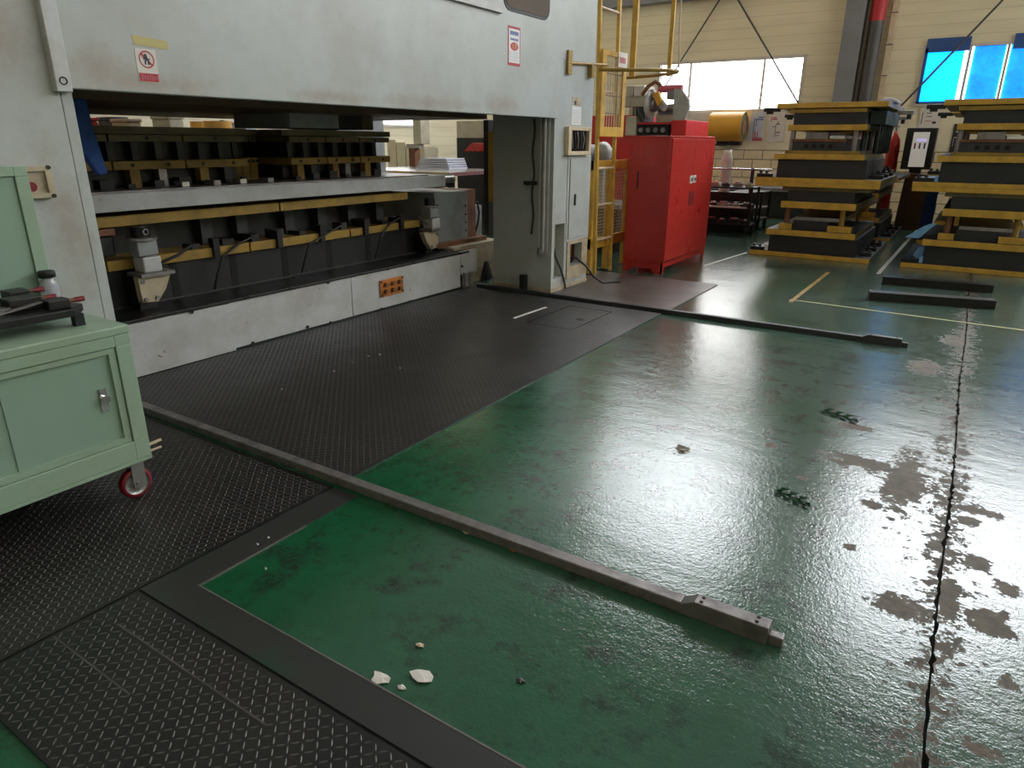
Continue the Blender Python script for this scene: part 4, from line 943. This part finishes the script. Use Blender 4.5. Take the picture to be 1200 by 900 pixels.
# loose beams on the floor
def beam(p, q, hgt, wd, label):
    a, b = P(*p, 2, 0), P(*q, 2, 0); d = b-a; ang = math.atan2(d.y, d.x); L = d.length
    o = thing('steel_beam', (a.x, a.y, 0), label, 'beam', 'loose beams by the stacks')
    o.rotation_euler = (0, 0, ang)
    obj('beam_web', MB().add([(x+a.x, y+a.y, z) for x, y, z in bx(0, L, .008, wd-.008, 0.008, hgt-.008).v], bx(0, 1, 0, 1, 0, 1).f), 'black', o)
    for z0 in (0, hgt-.012): obj('beam_flange', MB().add([(x+a.x, y+a.y, z) for x, y, z in bx(0, L, 0, wd, z0, z0+.012).v], bx(0, 1, 0, 1, 0, 1).f), 'black', o)
    return o
beam((1018, 352), (1166, 363), .085, .14, 'nearer dark steel beam lying on the floor in front of the right stack')
beam((1033, 333), (1163, 344), .085, .13, 'farther dark steel beam lying on the floor close to the right stack')

# ------------------------------------------------------------------ things along the back wall
tk = thing('air_tank', (-4.85, 15.95, 1.5), 'mustard yellow horizontal drum mounted on the back wall', 'drum')
tcx0, tcx1, tr_, tz = -5.12, -4.40, .30, 1.83
ty = WY-.35
obj('tank_shell', MB().cyl((tcx0, ty, tz), (tcx1, ty, tz), tr_, 28, caps=False).lathe([(0, -.06), (.2, -.04), (tr_, 0)], (tcx0, ty, tz), 28, 0), 'mustard', tk)
obj('tank_end', MB().lathe([(tr_, 0), (tr_-.02, .0), (tr_-.03, -.01), (0, -.01)], (tcx1, ty, tz), 28, 0), 'olive', tk)  # darker olive end cap, its shade painted into the colour
obj('end_opening', MB().cyl((tcx1-.005, ty, tz-.03), (tcx1+.004, ty, tz-.03), .15, 20), 'rust', tk)
obj('wall_bracket', bx(-5.0, -4.5, ty+.1, WY-.016, 1.45, 1.55), 'black', tk)
obj('drain_hose', MB().tube([(-5.05, ty-.1, 1.53), (-4.95, ty-.1, 1.46), (-4.8, ty-.1, 1.45), (-4.68, ty-.1, 1.47), (-4.6, ty-.1, 1.54)], .02, 8), 'cable', tk)
def board(px0, px1, py0, py1, m, label, marks, y=WY-.03):
    a, b = P(px0, py1, 1, y), P(px1, py0, 1, y)
    o = thing('wall_poster', ((a.x+b.x)/2, y, a.z), label, 'poster', 'posters on the back wall')
    obj('sheet', bx(a.x, b.x, y-.006, y, a.z, b.z), m, o)
    W_, H_ = b.x-a.x, b.z-a.z
    for nm, mm, rs in marks:
        mb = MB()
        for (u0, u1, v0, v1) in rs: mb.box(a.x+W_*u0, a.x+W_*u1, y-.008, y-.0062, a.z+H_*v0, a.z+H_*v1)
        obj(nm, mb, mm, o)
    return o
board(877, 898, 131, 165, 'paper_blue', 'bluish wall poster with a red and blue diagram beside the mustard drum',
      [('blue_lines', 'ink_blue', [(.25, .30, .3, .8), (.35, .9, .72, .76), (.4, .44, .5, .72), (.5, .9, .8, .83)]), ('red_lines', 'ink_red', [(.25, .29, .1, .35), (.38, .44, .12, .35), (.55, .6, .12, .3), (.3, .85, .1, .12)]), ('pink_block', 'ink_pink', [(.25, .95, .0, .09)])])
board(898, 922, 131, 166, 'paper', 'white wall poster with black connector sketch next to the bluish poster',
      [('red_heading', 'ink_red', [(.12, .16, .68, .84), (.2, .5, .74, .78), (.2, .45, .8, .83)]), ('sketch_lines', 'ink', [(.45, .48, .15, .6), (.48, .7, .58, .61), (.55, .6, .62, .68), (.5, .75, .3, .33), (.5, .72, .2, .22), (.25, .45, .5, .52)])])
board(1075, 1104, 126, 153, 'paper', 'cream wall notice with dark lines above the dark kiosk', [('sketch_lines', 'ink', [(.1, .14, .3, .8), (.3, .6, .6, .63), (.3, .55, .75, .78), (.65, .85, .3, .4)]), ('red_line', 'ink_red', [(.3, .6, .4, .43)])])
board(1112, 1130, 145, 178, 'black2', 'dark wall panel with white tool outlines behind the right stack', [('tool_outlines', 'paper', [(.2, .24, .2, .5), (.2, .5, .5, .53), (.5, .54, .2, .5), (.3, .7, .7, .74), (.7, .74, .5, .74)])])
tag(obj('vertical_duct', bx(-5.75, -5.25, WY-.14, WY-.015, 1.4, 2.12), 'frame_white'), 'pale grey ribbed panel on the wall left of the mustard drum', 'panel')
# black rack trolley
def trolley(x0, x1, y0, y1, zt, label, name='rack_trolley'):
    o = thing(name, ((x0+x1)/2, (y0+y1)/2, 0), label, 'trolley')
    for x_ in (x0, x1-.035):
        for y_ in (y0, y1-.035): obj('post', bx(x_, x_+.035, y_, y_+.035, .13, zt), 'black', o)
    for z in (.14, zt*.52, zt-.03): obj('shelf', bx(x0, x1, y0, y1, z, z+.025), 'black', o)
    for x_ in (x0+.05, x1-.05):
        for y_ in (y0+.05, y1-.05): obj('castor', MB().lathe([(.02, -.02), (.065, -.02), (.065, .02), (.02, .02)], (x_, y_, .066), 14, 0).box(x_-.025, x_+.025, y_-.02, y_+.02, .07, .14), 'black', o)
    return o
trolley(-4.15, -3.12, 12.25, 12.75, .79, 'black steel rack trolley loaded with parts right of the red cabinet')
trolley(-3.75, -3.2, 13.3, 13.95, .66, 'smaller black trolley with round castors behind the loaded one')
def part_on(name, x, y, z, s, m, label, kind):
    o = thing(name, (x, y, z), label, 'metal part', 'parts on the black trolley')
    if kind == 0:
        obj('ring_body', MB().cyl((x, y, z), (x, y, z+.06*s), .09*s, 16), m, o); obj('ring_cap', MB().cyl((x, y, z+.06*s), (x, y, z+.09*s), .05*s, 12), 'bright', o)
    else:
        obj('block_body', bx(x-.10*s, x+.10*s, y-.08*s, y+.08*s, z, z+.07*s), m, o, .004); obj('block_top', bx(x-.06*s, x+.06*s, y-.05*s, y+.05*s, z+.07*s, z+.1*s), 'bright', o, .003)
names = ['leftmost', 'second', 'third', 'fourth', 'rightmost']
for lev, z, lt in ((0, .79, 'top'), (1, .436, 'middle'), (2, .165, 'bottom')):
    for i in range(5):
        part_on('machine_part', -4.03+.2*i, 12.42+.05*(i % 2), z, 1.0 if lev else .8, ('grey_machine', 'beige_machine', 'dark')[(i+lev) % 3] if lev != 2 else 'black2', '%s metal part on the %s shelf of the loaded black trolley' % (names[i], lt), (i+lev) % 2)
tag(obj('white_tray', bx(-4.1, -3.2, 12.26, 12.32, .437, .462), 'white', None, .003), 'white tray along the middle shelf of the black trolley', 'tray')
tag(obj('pale_pipe', MB().cyl((-3.85, 13.08, .66), (-3.85, 13.08, 1.22), .1, 16).lathe([(.1, 0), (.07, .1), (.07, .16), (0, .16)], (-3.85, 13.08, 1.22), 16), 'frame_white'), 'pale pipe elbow standing behind the loaded black trolley', 'pipe').location.z = 0
st = thing('steel_stand', (-3.6, 13.05, 0), 'low steel stand with a bright horizontal bar behind the trolley', 'stand')
obj('stand_box', bx(-4.1, -3.3, 12.85, 13.2, 0, .66), 'black2', st)
obj('bright_bar', MB().cyl((-4.1, 12.9, 1.06), (-3.0, 12.9, 1.06), .018, 8), 'bright', st)
obj('bar_post', bx(-4.1, -4.05, 12.88, 12.93, .66, 1.08), 'dark', st)
obj('bar_post', bx(-3.35, -3.30, 12.88, 12.93, .66, 1.08), 'dark', st)
db2 = thing('dark_bench', (-3.7, 15.6, 0), 'long low dark bench against the block wall', 'bench')
obj('bench_top', bx(-5.2, -2.9, 15.3, 16.1, .55, .62), 'column', db2)
obj('bench_body', bx(-5.1, -3.0, 15.45, 16.1, .05, .55), 'green_dark', db2)
obj('bench_plinth', bx(-5.15, -2.95, 15.42, 16.12, 0, .05), 'black', db2)
# kiosk, extinguisher, boards in the lane between the stacks
ky = 15.0
kq = [P(1063, 150, 1, ky), P(1098, 150, 1, ky), P(1092, 200, 1, ky), P(1054, 198, 1, ky)]
kx0, kx1, kz1, kz0 = P(1063, 172, 1, ky).x-.05, P(1095, 172, 1, ky).x, kq[0].z, kq[3].z
ki = thing('control_kiosk', ((kx0+kx1)/2, ky, 0), 'dark control kiosk with a lit white screen at the end of the lane', 'kiosk')
obj('housing', bx(kx0, kx1, ky, ky+.35, kz0, kz1), 'black2', ki, bev=.01)
sx0, sx1 = lerp(kx0, kx1, .25), lerp(kx0, kx1, .78)
sc_ = obj('screen', bx(sx0, sx1, ky-.012, ky, lerp(kz0, kz1, .06), lerp(kz0, kz1, .9)), 'kiosk', ki)
obj('screen_glow', bx(lerp(sx0, sx1, .25), lerp(sx0, sx1, .85), ky-.014, ky-.012, lerp(kz0, kz1, .68), lerp(kz0, kz1, .74)), 'glow', sc_)
for i in range(3): obj('screen_icon', bx(lerp(sx0, sx1, .15+.3*i), lerp(sx0, sx1, .25+.3*i), ky-.014, ky-.012, lerp(kz0, kz1, .5), lerp(kz0, kz1, .64)), 'ink_blue' if i else 'ink_red', sc_)
obj('column', bx(lerp(kx0, kx1, .3), lerp(kx0, kx1, .7), ky+.1, ky+.28, 0.04, kz0), 'black2', ki)
obj('foot', bx(kx0, kx1, ky, ky+.4, 0, .04), 'black', ki)
ex = P(1047, 172, 1, 15.2)
fe2 = thing('gas_cylinder', (ex.x, 15.2, 0), 'red gas cylinder standing left of the dark kiosk', 'cylinder')
obj('cylinder_body', MB().lathe([(0, 0), (.11, 0), (.11, 1.45), (.09, 1.58), (.04, 1.66), (.03, 1.72), (0, 1.72)], (ex.x, 15.2, 0), 18), 'red', fe2)
obj('cylinder_valve', MB().cyl((ex.x, 15.2, 1.72), (ex.x, 15.2, 1.82), .02, 10).cyl((ex.x-.05, 15.2, 1.80), (ex.x+.05, 15.2, 1.80), .014, 8), 'steel', fe2)
cb = P(1068, 238, 1, 14.8)
tag(obj('brown_board', MB().prism([(cb.x-.22, 0), (cb.x+.2, 0), (cb.x+.2, .98), (cb.x-.18, 1.0)], 1, 14.8, 14.84), 'cardboard', None, .004), 'brown board leaning upright at the end of the lane', 'board')
cb2 = P(1085, 240, 1, 14.86)
tag(obj('blue_board', MB().prism([(cb2.x-.06, 0), (cb2.x+.16, 0), (cb2.x+.15, .95), (cb2.x-.06, .97)], 1, 14.86, 14.92), 'blue', None, .004), 'dark blue panel standing next to the brown board', 'panel')

# ------------------------------------------------------------------ scraps on the floor
def flake(px, py, r, m, label, name='paint_flake', seed=0, cat='scrap', z0=0.0):
    rr = random.Random(seed+int(px)); c = P(px, py, 2, z0); n = 9
    pts = [(c.x+r*(.6+.5*rr.random())*math.cos(2*math.pi*i/n), c.y+r*.7*(.6+.5*rr.random())*math.sin(2*math.pi*i/n)) for i in range(n)]
    ce = (c.x+r*.1, c.y)
    zs = [z0+.002+.007*rr.random() for _ in range(n)]
    mb = MB(); top = [(p[0], p[1], z) for p, z in zip(pts, zs)]+[(ce[0], ce[1], z0+.008)]
    bot = [(p[0], p[1], max(z0+.0002, z-.0025)) for p, z in zip(pts, zs)]+[(ce[0], ce[1], z0+.0055)]
    mb.add(top+bot, [(i, (i+1) % n, n) for i in range(n)]+[(n+1+(i+1) % n, n+1+i, 2*n+1) for i in range(n)]+[(i, n+1+i, n+1+(i+1) % n, (i+1) % n) for i in range(n)])
    return tag(obj(name, mb, m), label, cat, 'scraps on the floor')
flake(447, 796, .036, 'paper', 'pale curled paint flake on the green floor, leftmost of the pair')
flake(494, 794, .042, 'paper', 'pale crumpled paint flake on the green floor, right one of the pair')
flake(471, 806, .016, 'paper', 'tiny white chip between the two pale flakes')
flake(492, 757, .015, 'wood', 'small pale chip above the pair of flakes')
flake(547, 624, .02, 'wood', 'beige chip lying against the near rail')
flake(603, 645, .024, 'rust', 'brownish chip lying against the near rail further right')
flake(610, 799, .016, 'dark', 'dark chip on the green floor below the near rail')
flake(800, 528, .02, 'wood', 'beige chip on the glossy floor between the rails', seed=3)
for i, (px, py) in enumerate([(302, 639), (315, 631), (312, 320+347)]): flake(px, py, .006, 'white', ['lower', 'upper', 'lowest'][i]+' tiny white speck on the green floor near the plate edge', name='white_speck')
for i, (px, py) in enumerate([(413, 425), (432, 418), (445, 416), (391, 436), (330, 457), (469, 432)]):
    flake(px, py, .010, 'white', '%s tiny white speck on the large tread plate' % ['third', 'fourth', 'fifth', 'second', 'leftmost', 'lower right'][i], name='white_speck', z0=PZ+.002)
def sprig(px, py, label, s=1.):
    c = P(px, py, 2, 0); o = thing('leaf_sprig', (c.x, c.y, 0), label, 'sprig', 'green sprigs on the floor')
    obj('stem', MB().tube([(c.x-.07*s, c.y+.03*s, .006), (c.x, c.y, .01), (c.x+.08*s, c.y-.03*s, .005)], .003, 5), 'green_dark', o)
    for i in range(7):
        x = c.x-.07*s+.022*i*s; y = c.y+.03*s-.009*i*s; sd = 1 if i % 2 else -1
        obj('leaf', MB().add([(x, y, .006), (x+.026*s, y+.010*sd*s, .018), (x+.036*s, y+.042*sd*s, .010), (x-.004*s, y+.026*sd*s, .016)], [(0, 1, 2, 3)]), 'leaf', o)
t = NT('leaf_green'); M['leaf'] = t.done(lin((18, 58, 26)), .85, Specular_IOR_Level=.15)
sprig(981, 487, 'dark green sprig on the glossy floor in front of the far rail', 1.25)
sprig(926, 583, 'dark green sprig on the glossy floor nearer the camera', 1.0)
